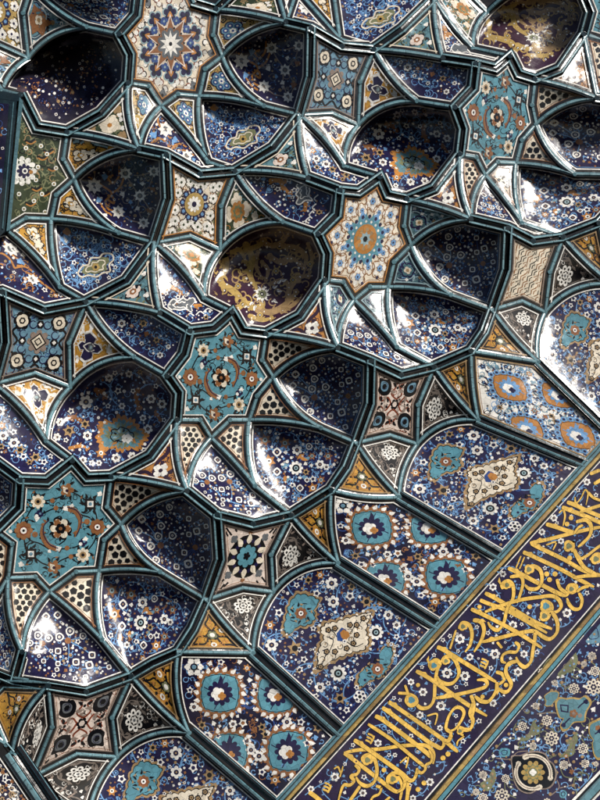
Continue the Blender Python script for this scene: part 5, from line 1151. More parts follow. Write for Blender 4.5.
def loop_of(nodes):
    pts, off, es = [], [], []
    for a, b in zip(nodes, nodes[1:] + nodes[:1]):
        e = edge(a, b); es.append(e); hw = halfw(a, b)
        for q in e[:-1]: pts.append(q); off.append(hw)
    return pts, off, es
seen_edges = {}
for bay, part, st, nodes, hollow, o in FACES:
    o = dict(o, style=st)
    pts, off, es = loop_of(nodes)
    xs = [p[0] for p in pts]; ys = [p[1] for p in pts]
    for a, b in zip(nodes, nodes[1:] + nodes[:1]):
        k = tuple(sorted((a, b)))
        if k not in seen_edges or bay in 'LKIF': seen_edges.setdefault(k, bay)
    if max(xs) < -2 or min(xs) > 602 or max(ys) < -2 or min(ys) > 802: continue
    sf = Surf(es, hollow) if hollow else Flat([NODES[k] for k in nodes])
    p = Panel(sf); loop = [q[:2] for q in pts]
    if area(loop) < 0:
        pass
    # rim: black joint, white line; the field lies a little deeper
    def clean(q):
        out = [q[0]]
        for v in q[1:]:
            if math.hypot(v[0] - out[-1][0], v[1] - out[-1][1]) > .25: out.append(v)
        return out
    r1 = inset(loop, off); lw = 1.15 if st not in ('check',) else .7
    r2 = inset(loop, [v + lw for v in off])
    n = len(loop); i1 = loop + r1
    p.base = 0
    p.put(i1, [(i, (i + 1) % n, n + (i + 1) % n, n + i) for i in range(n)], 'black', -.02)
    p.put(r1 + r2, [(i, (i + 1) % n, n + (i + 1) % n, n + i) for i in range(n)], OUT.get(st, 'white'), .1)
    p.base = -1.2
    fld = clean(r2)
    p.fill(loop, BASE[st], 0, 3.4 if hollow else 7)
    if OUT.get(st) in ('taupe', 'rust', 'brown', 'tan') or st in ('arabkite', 'blackkite', 'n1'):
        r3 = inset(loop, [v + lw + 1.0 for v in off]); r4 = inset(loop, [v + lw + 1.5 for v in off])
        p.put(r3 + r4, [(i, (i + 1) % n, n + (i + 1) % n, n + i) for i in range(n)], {'blackkite': 'taupe', 'n1': 'ltblue'}.get(st, 'brown'), .1)
    p.clip = fld; p.base = -1.2
    STY[st](p, nodes, fld, o)
    # the back of the shell, so that it has a thickness
    m = p.m.build(part, T[bay])
print('faces', len(FACES))

# ---------------------------------------------------------------- ribs and cornices
jr = random.Random(4)
def cut_joints(e):
    """the mouldings are short tiles: a thin dark joint every few centimetres"""
    out = [e[0]]; thin = []; g = jr.randint(1, 2)
    for i in range(1, len(e)):
        a, b = e[i - 1], e[i]; l = math.hypot(b[0] - a[0], b[1] - a[1])
        if g <= 0 and l > 1.5 and i < len(e) - 1:
            t = 1 - .42 / l; out.append(tuple(a[k] + (b[k] - a[k]) * t for k in range(3))); thin.append(False); out.append(b); thin.append(True); g = jr.randint(1, 3)
        else: out.append(b); thin.append(False); g -= 1
    return out, thin
def sweep(m, e, prof, ga=None, gb=None):
    """prof: list of (offset across, height towards the viewer, material)"""
    n = len(e); e, thin = cut_joints(e); n = len(e); cols = []; sw = [1 if jr.random() < .35 else 0 for _ in range(n)]
    for i, q in enumerate(e):
        a = e[max(0, i - 1)]; b = e[min(n - 1, i + 1)]; mt_ = 1.0
        if i == 0 and ga: a = ga
        if i == n - 1 and gb: b = gb
        if (i == 0 and ga) or (i == n - 1 and gb):          # mitre against the neighbouring length
            u = (q[0] - a[0], q[1] - a[1]); v = (b[0] - q[0], b[1] - q[1]); lu = math.hypot(*u); lv = math.hypot(*v)
            u = (u[0] / lu, u[1] / lu); v = (v[0] / lv, v[1] / lv); dx, dy = u[0] + v[0], u[1] + v[1]; l = math.hypot(dx, dy) or 1; mt_ = min(2.2, 2 / l)
        else: dx, dy = b[0] - a[0], b[1] - a[1]; l = math.hypot(dx, dy)
        nx, ny = -dy / l * mt_, dx / l * mt_
        cols.append([(q[0] + nx * s_, q[1] + ny * s_, q[2] - h_) for s_, h_, _ in prof])
    for j in range(len(prof) - 1):
        A = np.array([c[j] for c in cols]); B = np.array([c[j + 1] for c in cols])
        pa = P3a(A[:, 0], A[:, 1], A[:, 2]); pb = P3a(B[:, 0], B[:, 1], B[:, 2])
        co = np.vstack([pa, pb]); f = orient(co, [(i, i + 1, n + i + 1, n + i) for i in range(n - 1)])
        t = np.gradient(pa, axis=0); nn = np.cross(t, pb - pa); nn /= np.linalg.norm(nn, axis=1)[:, None] + 1e-12
        s_ = np.sign(-(nn @ _FW)); s_[s_ == 0] = 1; nn *= s_[:, None]
        mt = prof[j][2]
        if mt in ('teal', 'pale2'):
            alt = {'teal': 'tealb', 'pale2': 'palec'}[mt]
            pick = ['black' if thin[i] else [mt, alt][sw[i // 4]] for i in range(n - 1)]
            for k_ in (mt, alt, 'black'):
                ff = [f[i] for i in range(n - 1) if pick[i] == k_]
                if ff: m.add(co, np.vstack([nn, nn]), ff, k_)
        else: m.add(co, np.vstack([nn, nn]), f, mt)
def rib_profile(z): return [(-3.1, .02 + z, 'black'), (-1.9, .45 + z, 'teal'), (-.6, 1.4 + z, 'pale2'), (.5, 1.4 + z, 'teal'), (1.75, .5 + z, 'black'), (3.1, .02 + z, 'black')]
def ledge_profile(z, sg=1):
    q = [(-5.6, .03, 'black'), (-4.6, .9, 'teal'), (-3.8, 2.0, 'pale2'), (-3.1, 2.1, 'teal'), (-2.5, 1.0, 'black'), (-1.9, -1.2, 'black'), (.6, -2.2, 'grey2'), (1.0, -1.9, 'black'), (2.0, .6, 'teal'), (2.5, 2.2, 'pale2'), (3.7, 2.4, 'teal'), (4.5, .9, 'black'), (5.6, .03, 'black')]
    return [(a, b + z, c) for a, b, c in q]
def wide_profile(w, z):
    q = [(-1, .03, 'black'), (-.86, .5, 'teal'), (-.78, 1.2, 'black'), (-.66, 1.0, 'teal'), (-.58, 1.8, 'pale2'), (-.32, 2.4, 'teal'), (-.2, 1.5, 'black'), (-.12, 0, 'black'), (.18, -1.6, 'black'), (.3, -1.0, 'teal'), (.36, -.2, 'black'), (.55, .4, 'teal'), (.62, 1.0, 'black'), (.86, .6, 'teal'), (.92, .2, 'black'), (1, .03, 'black')]
    return [(a * (w - .6), b + z, c) for a, b, c in q]
LN_AT = {}
for (a, b) in seen_edges:
    if (a, b) in LEDGE:
        LN_AT.setdefault(a, []).append(b); LN_AT.setdefault(b, []).append(a)
def ghost(a, b):
    """the point beyond node a on the one cornice that carries on from edge a-b"""
    o_ = [k for k in LN_AT.get(a, []) if k != b]
    return edge(a, o_[0])[1] if len(o_) == 1 else None
for (a, b), bay in seen_edges.items():
    if (a, b) in BAND_E: continue
    A, B = NODES[a], NODES[b]
    if max(A[0], B[0]) < -4 or min(A[0], B[0]) > 604 or max(A[1], B[1]) < -4 or min(A[1], B[1]) > 804: continue
    if max(A[0], B[0]) < 0 and (a[0] == 'e' or b[0] == 'e'): continue
    e = edge(a, b); z = jr.uniform(0, .3)
    l = math.hypot(e[0][0] - e[1][0], e[0][1] - e[1][1]); ext = 1.2 / l
    ed = [tuple(e[0][k] + (e[0][k] - e[1][k]) * ext for k in range(3))] + e[1:-1] + [tuple(e[-1][k] + (e[-1][k] - e[-2][k]) * ext for k in range(3))]
    m = Mesh()
    if (a, b) in WIDE: sweep(m, ed, wide_profile(WIDE[(a, b)], z)); nm = 'border'
    elif (a, b) in LEDGE:
        g1, g2 = ghost(a, b), ghost(b, a)
        ed = ([e[0]] if g1 else [ed[0]]) + e[1:-1] + ([e[-1]] if g2 else [ed[-1]])
        sweep(m, ed, ledge_profile(.1), g1, g2); nm = 'cornice'
    else: sweep(m, ed, rib_profile(z)); nm = 'rib'
    m.build(nm, T[bay])
# little turned bosses where the mouldings meet
deg = {}
for (a, b), bay in seen_edges.items():
    for k in (a, b): deg.setdefault(k, []).append(((a, b), bay))
for k, es in deg.items():
    x, y, z = NODES[k]
    if not (0 <= x <= 600 and 0 <= y <= 800) or k[0] == 'b' and len(k) == 3: continue
    led = sum(1 for e, _ in es if e in LEDGE)
    m = Mesh(); r = 3.0 if led else 2.0; hh = 2.35 if led else 1.9; n = 10
    if led and k[0] not in 'tTNMn' : continue
    if led: r = 2.4
    ring = [(x + r * math.cos(6.2832 * i / n), y + r * math.sin(6.2832 * i / n)) for i in range(n)]
    ring2 = [(x + (r + .8) * math.cos(6.2832 * i / n), y + (r + .8) * math.sin(6.2832 * i / n)) for i in range(n)]
    co = np.array([P3(x, y, z - hh)] + [P3(u, v, z - hh) for u, v in ring] + [P3(u, v, z) for u, v in ring2])
    no = np.array([-_FW] * (n + 1) + [(_RT * math.cos(6.2832 * i / n) - _UP * math.sin(6.2832 * i / n)) for i in range(n)])
    m.add(co, no, orient(co, [(0, i + 1, (i + 1) % n + 1) for i in range(n)]) + [(i + 1, (i + 1) % n + 1, n + (i + 1) % n + 1, n + i + 1) for i in range(n)], 'grey2' if led else 'teal')
    m.build('boss', T[es[0][1]])
# ---------------------------------------------------------------- the inscription band and the wall below it
yb = lambda x, x0, y0, s_: y0 + (x - x0) * s_
def strip_nodes(x0, y0, s_, xa, xb, d): return (xa, yb(xa, x0, y0, s_), d), (xb, yb(xb, x0, y0, s_), d)
LN = dict(L0=strip_nodes(274, 806, -1.1006, 225, 690, 0), B1=strip_nodes(294, 800, -1.1034, 245, 700, -2), B2=strip_nodes(424, 800, -1.163, 372, 720, -15), W1=strip_nodes(446, 800, -1.188, 390, 740, -18), W2=strip_nodes(573, 800, -1.06, 520, 800, -40))
def quad_surf(a, b):
    A0, A1 = LN[a]; B0, B1 = LN[b]
    return Flat([A0, A1, B0, B1]), [A0[:2], A1[:2], B1[:2], B0[:2]]
band = thing('inscription_band', 'dark blue band with large golden yellow flowing calligraphy and white blossoms', 'inscription', (450, 680, -10))
def moulding(a, b, rows, seed, parent):
    sf, q = quad_surf(a, b); p = Panel(sf); p.base = 0; rg = random.Random(seed)
    A0, A1 = map(np.array, LN[a]); B0, B1 = map(np.array, LN[b])
    for f0, f1, h0, h1, mats in rows:
        cuts = [0]
        while cuts[-1] < 1: cuts.append(min(1, cuts[-1] + (rg.uniform(.02, .05) if len(mats) > 1 else .02)))
        for t0, t1 in zip(cuts[:-1], cuts[1:]):
            P = lambda t, f: (A0 + (A1 - A0) * t) * (1 - f) + (B0 + (B1 - B0) * t) * f
            pts = [P(t0, f0), P(t1, f0), P(t1, f1), P(t0, f1)]
            co = np.array([P3(x[0], x[1], x[2] - h_) for x, h_ in zip(pts, (h0, h0, h1, h1))])
            f = orient(co, [(0, 1, 2, 3)]); n = np.cross(co[f[0][1]] - co[f[0][0]], co[f[0][2]] - co[f[0][0]]); n /= np.linalg.norm(n)
            p.m.add(co, np.array([n] * 4), f, rg.choice(mats))
    p.m.build('moulding', parent)
G4 = ['sand', 'sand', 'tan', 'olive2', 'sand']; glaze('olive2', (.26, .17, .07))
moulding('L0', 'B1', [(-.3, -.1, .6, 1.3, ['teal']), (-.1, -.02, 1.3, .9, ['black']), (-.02, .06, .9, 1.8, ['pale2']), (.06, .26, 1.8, 2.0, ['teal']), (.26, .33, 2.0, .8, ['black']), (.33, .42, .8, 1.6, G4), (.42, .68, 1.6, 1.6, G4), (.68, .74, 1.6, .2, ['black']), (.74, .9, .2, .1, ['black']), (.9, 1.0, .1, .1, ['white'])], 3, band)
moulding('B2', 'W1', [(0, .08, .1, .1, ['white']), (.08, .25, .1, .2, ['black']), (.25, .32, .2, 1.3, G4), (.32, .55, 1.3, 1.3, G4), (.55, .6, 1.2, 1.5, ['black']), (.6, .84, 1.6, 1.5, ['turq']), (.84, .93, 1.0, .1, ['black']), (.93, 1.0, .1, .1, ['white'])], 5, band)
# field with its vines and blossoms
sf, q = quad_surf('B1', 'B2'); p = Panel(sf); p.base = 0
glaze('bandblue', (.020, .012, .046)); p.fill(q, 'bandblue', 0, 12); d = Draw(p)
BF = 'wf 311 789 3.2; wf 335 777 4.2; wf 378 743 3.6; wf 363 793 3.6; ws 345 764 2; ws 353 745 2.4; ws 364 777 3; wf 430 782 3.8; wf 413 798 3; wf 411 682 3.2; wf 423 692 4; wf 447 673 5; wf 441 706 4.6; wf 420 715 3.6; wf 440 728 2.8; ws 394 698 2.2; ws 400 700 2; ws 422 667 2.2; ws 434 655 2.2; ws 428 722 3; ws 456 716 2.2; ws 479 721 3; ws 463 741 3; ws 411 736 2.6; ws 456 687 2.4; ws 389 755 2.2; wf 395 755 2.2; wf 460 639 4.6; wf 493 587 3.6; wf 503 574 2.6; wf 470 657 3.4; wf 465 676 4.6; wf 495 654 4.8; wf 524 654 3.6; wf 518 672 4.2; wf 493 703 3.6; ws 477 627 2.2; ws 488 633 2.4; ws 486 651 2.6; ws 491 668 2.6; ws 466 684 2.4; ws 458 651 2; wf 546 632 0; wf 513 625 4; wf 567 613 4.4; ws 537 605 1.6; ws 542 591 2.2; ws 530 592 2; ws 587 593 2.6; wf 503 574 3; wf 554 518 3.4; wf 542 532 3.2; wf 561 541 3; wf 587 482 3.4; ws 578 490 2.4; ws 557 523 2; ws 597 517 2.2; ws 592 536 2.4; ws 545 568 2.2; ws 537 652 2.6; ws 443 640 2.4; ws 450 636 2.4; wf 474 672 0; ws 443 716 0; wf 447 751 0; ws 457 634 1.8; ws 441 585 0; ws 596 495 2.4; wf 469 760 0'
for v in ([(305,795),(318,786),(335,777),(345,764),(352,748)], [(363,793),(352,800),(340,796)], [(330,800),(322,790),(330,782)], [(378,743),(366,734),(372,727),(388,722),(384,712)], [(364,777),(380,790),(394,800)], [(389,755),(378,762),(386,770),(380,778)], [(411,682),(400,672),(412,664),(425,664),(434,655)], [(423,692),(412,690),(411,682)], [(394,698),(384,706),(380,720)],
          [(441,706),(452,712),(456,716)], [(440,728),(446,742),(436,736),(428,722),(420,715)], [(411,736),(400,742),(392,732),(398,722)], [(447,751),(456,750),(463,741),(470,735)], [(433,775),(442,771),(444,763),(436,762)], [(430,782),(424,792),(413,798)], [(448,668),(458,655),(447,650),(450,640),(460,639)], [(460,639),(474,641),(486,651)], [(460,662),(462,652),(480,650),(495,654),(496,668),(488,680),(491,668)],
          [(465,676),(455,672),(462,660),(470,657),(478,664),(480,676)], [(482,694),(494,690),(500,696),(493,703)], [(524,654),(530,660),(537,652),(543,646),(537,640)], [(524,654),(516,644),(506,650)], [(493,587),(500,598),(490,605),(494,618),(488,633)], [(493,587),(484,584),(470,595),(466,606)], [(503,574),(496,570),(510,566)], [(513,625),(506,618),(508,610),(522,620),(530,628)], [(567,613),(570,622),(560,627),(554,620)],
          [(530,592),(540,594),(545,602),(533,606),(522,602)], [(587,593),(578,598),(590,584)], [(554,518),(562,512),(556,504),(566,498)], [(542,532),(548,540),(561,541),(564,550),(556,556)], [(587,482),(578,490),(572,500)], [(545,568),(556,566),(560,574)], [(592,536),(586,545),(596,548)], [(537,605),(532,615),(536,620)], [(420,740),(425,748),(418,754)], [(400,760),(410,770),(402,778)], [(440,735),(450,738),(460,752)], [(518,672),(516,679)], [(478,721),(470,728),(464,722)]):
    d.vine(v, 1.0, 'ltblue', True, 'ltblue', 3.4, 6)
d.items(';'.join(i for i in BF.split(';') if float(i.split()[3]) > 0))
rg = random.Random(11)
curls(p, [(300, 795), (582, 488), (640, 470), (600, 590), (424, 795)], rg, 170, w=.7)
scatter(d, [(300, 798), (582, 488), (640, 470), (600, 590), (424, 792)], rg, 150, ['bb', 'ws', 'bb', 'bu'], 8.5, (1.3, 2.2), [(a, b, 5) for a, b, c in pts_of(BF)])
p.m.build('field', band)
# lettering, each line a stroke of the reed pen: points, width, kind
m0 = p; p = Panel(sf); p.base = 0; d = Draw(p)
K = [
 ([(388,702),(395,706),(441,738),(452,747),(458,752)], 4.6), ([(382,708),(389,712),(426,740),(436,746),(441,748),(444,744),(443,739)], 4.8), ([(375,716),(383,720),(409,739),(428,754),(431,758)], 5), ([(368,724),(392,740),(414,758),(425,767)], 4), ([(354,740),(362,745),(400,772),(409,780),(414,779),(417,772),(417,768)], 4.8), ([(344,753),(350,757),(376,777),(393,790),(399,791),(403,786)], 4.6),
 ([(344,753),(358,750),(380,749),(400,746),(422,745),(430,748),(434,755),(433,764)], 4.4), ([(363,762),(363,757),(369,755),(375,760),(377,772),(374,782),(367,786),(360,783),(356,777)], 4.6), ([(388,784),(388,777),(394,773),(401,774),(405,781),(403,789),(398,792)], 4.4),
 ([(355,765),(359,769),(357,774),(351,776),(354,781),(350,785),(344,785),(341,791),(338,802)], 4.2), ([(360,786),(354,795),(346,806)], 5.5), ([(309,792),(316,797),(326,806)], 5), ([(376,786),(381,788),(379,794),(373,797),(370,803)], 3.6), ([(384,802),(390,797)], 3.6),
 ([(417,770),(421,773),(425,770),(426,765),(431,762),(432,756),(429,750)], 3.8), ([(407,779),(408,790),(406,806)], 5), ([(398,776),(402,786),(400,800)], 3.6),
 ([(448,740),(451,733),(446,728),(449,716),(455,708),(461,708),(464,713),(461,721),(455,729),(449,731)], 4.2), ([(444,740),(449,741),(452,735)], 4), ([(459,727),(466,730),(471,728),(473,720),(470,713),(473,702)], 4.6),
 ([(430,668),(430,663),(436,660),(440,664),(437,671),(435,684),(434,699),(429,707),(421,708),(416,703),(414,698)], 4.6), ([(441,662),(445,657),(452,657),(457,664),(459,674),(454,682),(447,684),(440,681),(437,676)], 4.6), ([(408,694),(406,701),(411,706),(417,703),(415,697),(408,693)], 3.6), ([(398,693),(408,693.5)], 3.4), ([(405,685),(409,696)], 3),
 ([(416,671),(424,675),(438,684),(455,696),(470,706),(487,716)], 4.8), ([(436,698),(455,695),(480,689),(487,685),(485,680),(477,680)], 4.6), ([(437,647),(444,650),(470,666),(496,682)], 4.8), ([(497,682),(496,691),(489,701),(481,701),(475,696)], 4.8), ([(471,695),(474,706),(471,720)], 4.4),
 ([(456,630),(450,649)], 3), ([(459,629),(462,623),(469,625),(472,634),(470,645),(465,652)], 4.6), ([(473,620),(481,622),(484,630),(481,641),(474,652)], 5), ([(482,642),(495,639),(515,634),(533,631),(535,637),(533,650),(531,661),(525,667),(519,663),(516,657)], 4.8),
 ([(471,609),(480,613),(500,623),(520,634),(542,648)], 4.6), ([(485,593),(495,598),(513,609),(535,622),(552,629)], 4.8), ([(480,600),(487,603),(510,612),(547,633)], 4.4), ([(485,612),(500,606),(520,600),(540,597),(552,596),(559,600),(561,607),(556,612),(549,611)], 4.6),
 ([(503,589),(502,584),(508,581),(513,586),(513,598),(507,609),(504,622),(498,630),(491,627),(488,622)], 4.6), ([(552,612),(557,621),(557,632),(550,639),(542,636),(535,630)], 4.8), ([(541,606),(544,601),(551,604),(552,610),(546,611),(541,606)], 3.6), ([(540,617),(544,612),(550,614),(546,620),(540,617)], 3.4),
 ([(508,568),(517,572),(540,584),(563,595),(570,591),(575,586)], 4.8), ([(510,577),(520,576),(523,582),(521,592),(517,603)], 4.2), ([(526,571),(532,566),(540,570),(542,580),(538,588),(530,589),(525,585)], 4.6), ([(516,568),(521,556)], 2.2), ([(519.5,569),(524.5,557)], 2.2),
 ([(579,593),(582,600),(580,608),(574,609),(569,604),(567,598)], 4.2), ([(577,592),(582,588),(589,586)], 4), ([(557,579),(560,588),(567,593)], 4), ([(566,590),(569,585),(576,585),(577,590),(572,593),(567,591)], 3.2), ([(523,552),(530,555),(560,569),(580,580),(594,587)], 4.6), ([(531,543),(538,547),(565,560),(585,571),(612,578)], 4.6),
 ([(573,578),(585,576),(600,575),(612,572)], 4.2), ([(574,549),(578,558),(585,568),(596,574)], 4.6), ([(579,560),(588,555),(600,546),(612,543)], 4), ([(530,543),(545,540),(565,535),(585,530),(606,526)], 4.6), ([(546,524),(556,527),(568,531),(576,533)], 4.8), ([(576,522),(586,520),(591,526),(590,535),(584,542),(578,547)], 4.8), ([(574,534),(578,528),(583,525)], 3.6),
 ([(562,507),(572,511),(590,518),(612,528)], 4.8), ([(567,502),(575,505),(590,512),(612,521)], 4.6), ([(580,512),(592,508),(612,502)], 4.2), ([(575,497),(576,503),(581,498),(585,490),(588,494),(586,505)], 2), ([(588,492),(594,498),(606,502)], 3), ([(559,513),(563,510),(565,516),(563,526)], 2.4), ([(590,474),(600,470)], 4.6), ([(594,484),(604,478)], 5),
 ([(515,642),(519,646),(516,652),(509,652),(503,655),(502,661),(506,663)], 4), ([(518,661),(508,664),(506,673),(511,683),(509,690),(504,692),(498,688)], 4.8), ([(496,672),(502,674),(504,680),(498,685)], 4.2), ([(497,642),(502,648)], 3), ([(590,560),(596,554),(604,556)], 4), ([(568,548),(573,542),(572,552)], 4),
 ([(427,716),(437,714),(435,725)], 2.2), ([(400,763),(408,757),(406,768)], 2.4), ([(546,545),(556,542),(553,550)], 2.2), ([(334,769),(338,767),(341,773),(343,766)], 2.2), ([(341,773),(340,777)], 2), ([(463,728),(461,734),(464,736),(458,741),(457,746)], 2.4), ([(470,608),(474,604)], 0),
]
def comb(x, y, a):
    c, n = math.cos(a), math.sin(a); P_ = lambda u, v: (x + c * u - n * v, y + n * u + c * v)
    for k in (-3.4, 0, 3.4): d.line([P_(-3.5, k), P_(1, k + .3), P_(3.2, k + 1.7)], 1.9, 'gold', .3)
    d.line([P_(3, -3.5), P_(3.4, 0), P_(2.4, 4.4)], 1.9, 'gold', .33)
comb(370, 738, .35); comb(327, 787, .3); comb(484, 663, .3)
for i, (pts, w_) in enumerate(K):
    if not w_: continue
    lv = .28 + (i % 5) * .07
    q_ = smooth(pts, 6); n = len(q_)
    nb = [abs(math.sin(math.atan2(q_[min(j + 1, n - 1)][1] - q_[max(j - 1, 0)][1], q_[min(j + 1, n - 1)][0] - q_[max(j - 1, 0)][0]) - 2.2)) for j in range(n)]
    ws = [w_ * (.56 + .32 * nb[j]) * (1 - .62 * max(0, (j - n * .8) / (n * .2))) * (1 - .35 * max(0, 1 - j / (n * .08))) for j in range(n)]
    d.line(q_, [v + .8 for v in ws], 'black', lv - .12, sm=False); d.line(q_, ws, 'gold', lv, sm=False)
    if w_ > 4.4 and math.hypot(pts[0][0] - pts[-1][0], pts[0][1] - pts[-1][1]) > 26:      # the barbed head of the tall letters
        a = math.atan2(pts[1][1] - pts[0][1], pts[1][0] - pts[0][0]); x, y = q_[2]
        d.poly([(x - 1 * math.cos(a), y - 1 * math.sin(a)), (x + 7 * math.cos(a) + 3.3 * math.sin(a), y + 7 * math.sin(a) - 3.3 * math.cos(a)), (x + 11 * math.cos(a) + 1 * math.sin(a), y + 11 * math.sin(a) - 1 * math.cos(a))], 'gold', lv + .03)
for x, y, r, c in ((384,770,2.4,0),(443,758,2.6,0),(448,754,2.6,0),(424,783,2.5,0),(418,789.5,2.5,0),(479.5,606.7,2.2,0),(546.7,574,2.6,0),(555,574,2.6,0),(549.5,579.7,2.5,0),(529.7,606.7,2.4,0),(506,685,2.3,0),(482.5,696.7,2.2,0),(571,518,2.4,0),(567,524,2.4,0),(569.7,558,2.5,0),(418,685,2.1,0)):
    d.disc(x, y, r, 'gold', .5, 10)
for x, y, r, c in ((434,665.5,3.0,'turq'),(411.5,700,3.6,'turq'),(546,606,3.6,'turq'),(544.5,616,3,'olive'),(571.5,589,2.6,'olive'),(367.5,760,3,'olive'),(393,779,3,'olive'),(460,731,2,'olive'),(446,661,2.2,'olive'),(463,626.5,2.4,'olive'),(507,585,2.4,'olive'),(529,569.5,2.8,'olive'),(569,546,3.2,'olive'),(596,559,3,'olive'),(455,663,0,'olive')):
    if r: d.petals(x, y, r * 1.9, 3, 'gold', .52, .25, 2.2); d.petals(x, y, r, 3, c, .6, .25, 2.2)
p.m.build('lettering', band)

glaze('steel2', (.11, .24, .28))
wall = thing('tiled_wall', 'dark blue tiled wall under the inscription with a round black medallion and olive leaves', 'wall', (540, 760, -70))
sf, q = quad_surf('W1', 'W2'); p = Panel(sf); p.base = 0; glaze('wallblue', (.026, .020, .056)); p.fill(q, 'wallblue', 0, 12); d = Draw(p, None, (480, 680), .2)
for v in ([(60,370),(110,310),(160,290),(185,300)], [(20,430),(40,450),(130,480),(150,520)], [(300,170),(360,160),(385,170)], [(300,170),(280,130),(240,140),(200,180),(170,240)], [(430,60),(425,20),(440,-40)], [(185,340),(250,330),(265,320),(290,330),(340,340)], [(430,360),(400,300),(440,250),(480,250)], [(480,260),(530,330),(540,420),(480,480)],
          [(480,480),(470,520),(500,600)], [(480,490),(420,480),(400,420),(425,425)], [(560,420),(555,480),(480,560)], [(330,260),(360,290),(350,340)], [(-40,520),(0,490),(15,470)], [(110,340),(100,380),(125,420)], [(70,590),(110,575),(120,600)], [(300,-30),(340,-100),(400,-120)], [(430,-100),(440,-60)], [(470,-200),(500,-160),(480,-120)], [(180,590),(130,560),(125,495)], [(330,0),(380,10),(440,40)], [(510,100),(560,110),(600,60)], [(540,-100),(590,-60),(600,0)], [(380,560),(420,570),(430,600)]): d.vine(v, 5, 'ltblue' if v[0][0] % 3 else 'olive', True, 'ltblue' if v[0][0] % 2 else 'olive', 20, 34)
for v in ([(285,170),(330,165),(385,165)], [(80,390),(150,395),(190,360),(270,355)], [(385,500),(395,540),(350,580)], [(485,490),(440,380),(520,330)], [(400,540),(480,520)], [(430,60),(420,20)]): d.line(v, 5, 'taupe', .1)
for sh, c in (([(200,290),(240,270),(255,230),(270,200),(285,230),(300,240),(295,270),(265,280),(240,300),(215,305)], 'olive'), ([(430,300),(460,290),(480,260),(490,300),(475,330),(470,370),(440,385),(395,385),(425,360),(440,340)], 'olive'), ([(0,520),(30,500),(50,470),(65,440),(80,470),(75,510),(55,545),(30,555)], 'olive'), ([(100,345),(130,340),(150,350),(145,380),(110,385),(95,370)], 'turq'), ([(400,-80),(440,-90),(470,-150),(490,-100),(470,-50),(430,-30),(390,-10)], 'olive'), ([(520,-250),(560,-270),(600,-290),(620,-200),(560,-180),(530,-190)], 'steel'), ([(205,150),(225,140),(250,155),(235,170)], 'olive'), ([(400,555),(420,550),(435,565),(425,590),(400,585)], 'turq')):
    sh = smooth(sh, 3, True); d.area([tuple(q_) for q_ in sh], c, .16, 5); d.line([(sum(a[0] for a in sh) / len(sh) + (a[0] - sum(b[0] for b in sh) / len(sh)) * .5, sum(a[1] for a in sh) / len(sh) + (a[1] - sum(b[1] for b in sh) / len(sh)) * .5) for a in sh], 3, 'taupe' if c == 'olive' else 'navy', .3, close=True)
curls(p, [(450, 797), (600, 622), (600, 765), (575, 797)], random.Random(5), 150, ('ltblue', 'olive', 'ltblue'), 2.4, 5, .8)
# turquoise clouds edged in gold
cl = [(375,110),(395,85),(430,90),(460,85),(500,90),(530,75),(560,110),(540,150),(530,180),(525,210),(470,215),(440,250),(410,255),(400,225),(415,195),(395,190),(380,150)]
for sh, c0 in ((cl, (460, 160)), ([(320,80),(345,60),(360,55),(395,60),(390,90),(370,110),(355,130),(325,130),(330,105)], (355, 95)), ([(545,220),(575,200),(620,195),(640,330),(600,400),(570,380),(560,320),(565,300),(545,270)], (600, 290))):
    sh = smooth(sh, 3, True); d.area(sh, 'sand', .34, 4); d.area([(c0[0] + (x - c0[0]) * .88, c0[1] + (y - c0[1]) * .88) for x, y in sh], 'steel2', .42, 4)
d.line([(403,125),(440,128),(440,160),(408,155)], 9, 'navy', .5, sm=False, close=True); d.petals(468, 168, 22, 5, 'brown', .52, .3); d.petals(468, 168, 10, 4, 'taupe', .58)
for v in ([(490,140),(510,120),(530,108)], [(450,190),(430,210),(418,225)], [(575,270),(600,255)]): d.line(v, 7, 'navy', .5); d.petals(v[-1][0], v[-1][1], 13, 3, 'navy', .54, .3, 1)
d.petals(500, 178, 12, 5, 'taupe', .5); d.petals(590, 240, 15, 5, 'brown', .5)
# the round medallion
md = [(155,380),(200,375),(240,360),(290,355),(330,370),(345,400),(370,420),(385,470),(370,520),(340,545),(290,550),(250,570),(200,555),(170,510),(160,450)]
md = smooth(md, 3, True); d.area(md, 'taupe', .3, 4); d.area([(266 + (x - 266) * .93, 462 + (y - 462) * .93) for x, y in md], 'black', .38, 4)
for cx, cy, r, a0, a1 in ((262, 470, 92, 4.3, 6.5), (262, 462, 82, 1.1, 3.7)):
    n = 22
    for j in range(n + 1):
        a = a0 + (a1 - a0) * j / n; d.disc(cx + r * math.cos(a), cy + r * math.sin(a), 10 if 1 < j < n else 14, 'cream', .46 + j * .002, 7)
    d.line([(cx + r * math.cos(a0 + (a1 - a0) * j / n), cy + r * math.sin(a0 + (a1 - a0) * j / n)) for j in range(n + 1)], 4, 'taupe', .56, sm=False)
d.petals(265, 462, 60, 10, 'sand', .46, .3); d.petals(265, 462, 46, 10, 'olive', .52, .3, .3, True); d.petals(265, 462, 34, 8, 'sand', .56, .25); d.disc(265, 462, 24, 'olive', .6, 10); d.petals(265, 462, 18, 4, 'white', .66, .3)
def lace(x, y, r):
    d.petals(x, y, r, 8, 'cream', .24, .3); 
    for i in range(8): a = i * .785; d.disc(x + r * .62 * math.cos(a), y + r * .62 * math.sin(a), r * .15, 'wallblue', .32, 5)
    d.petals(x, y, r * .38, 6, 'wallblue', .34, .3); d.disc(x, y, r * .16, 'cream', .42, 5)
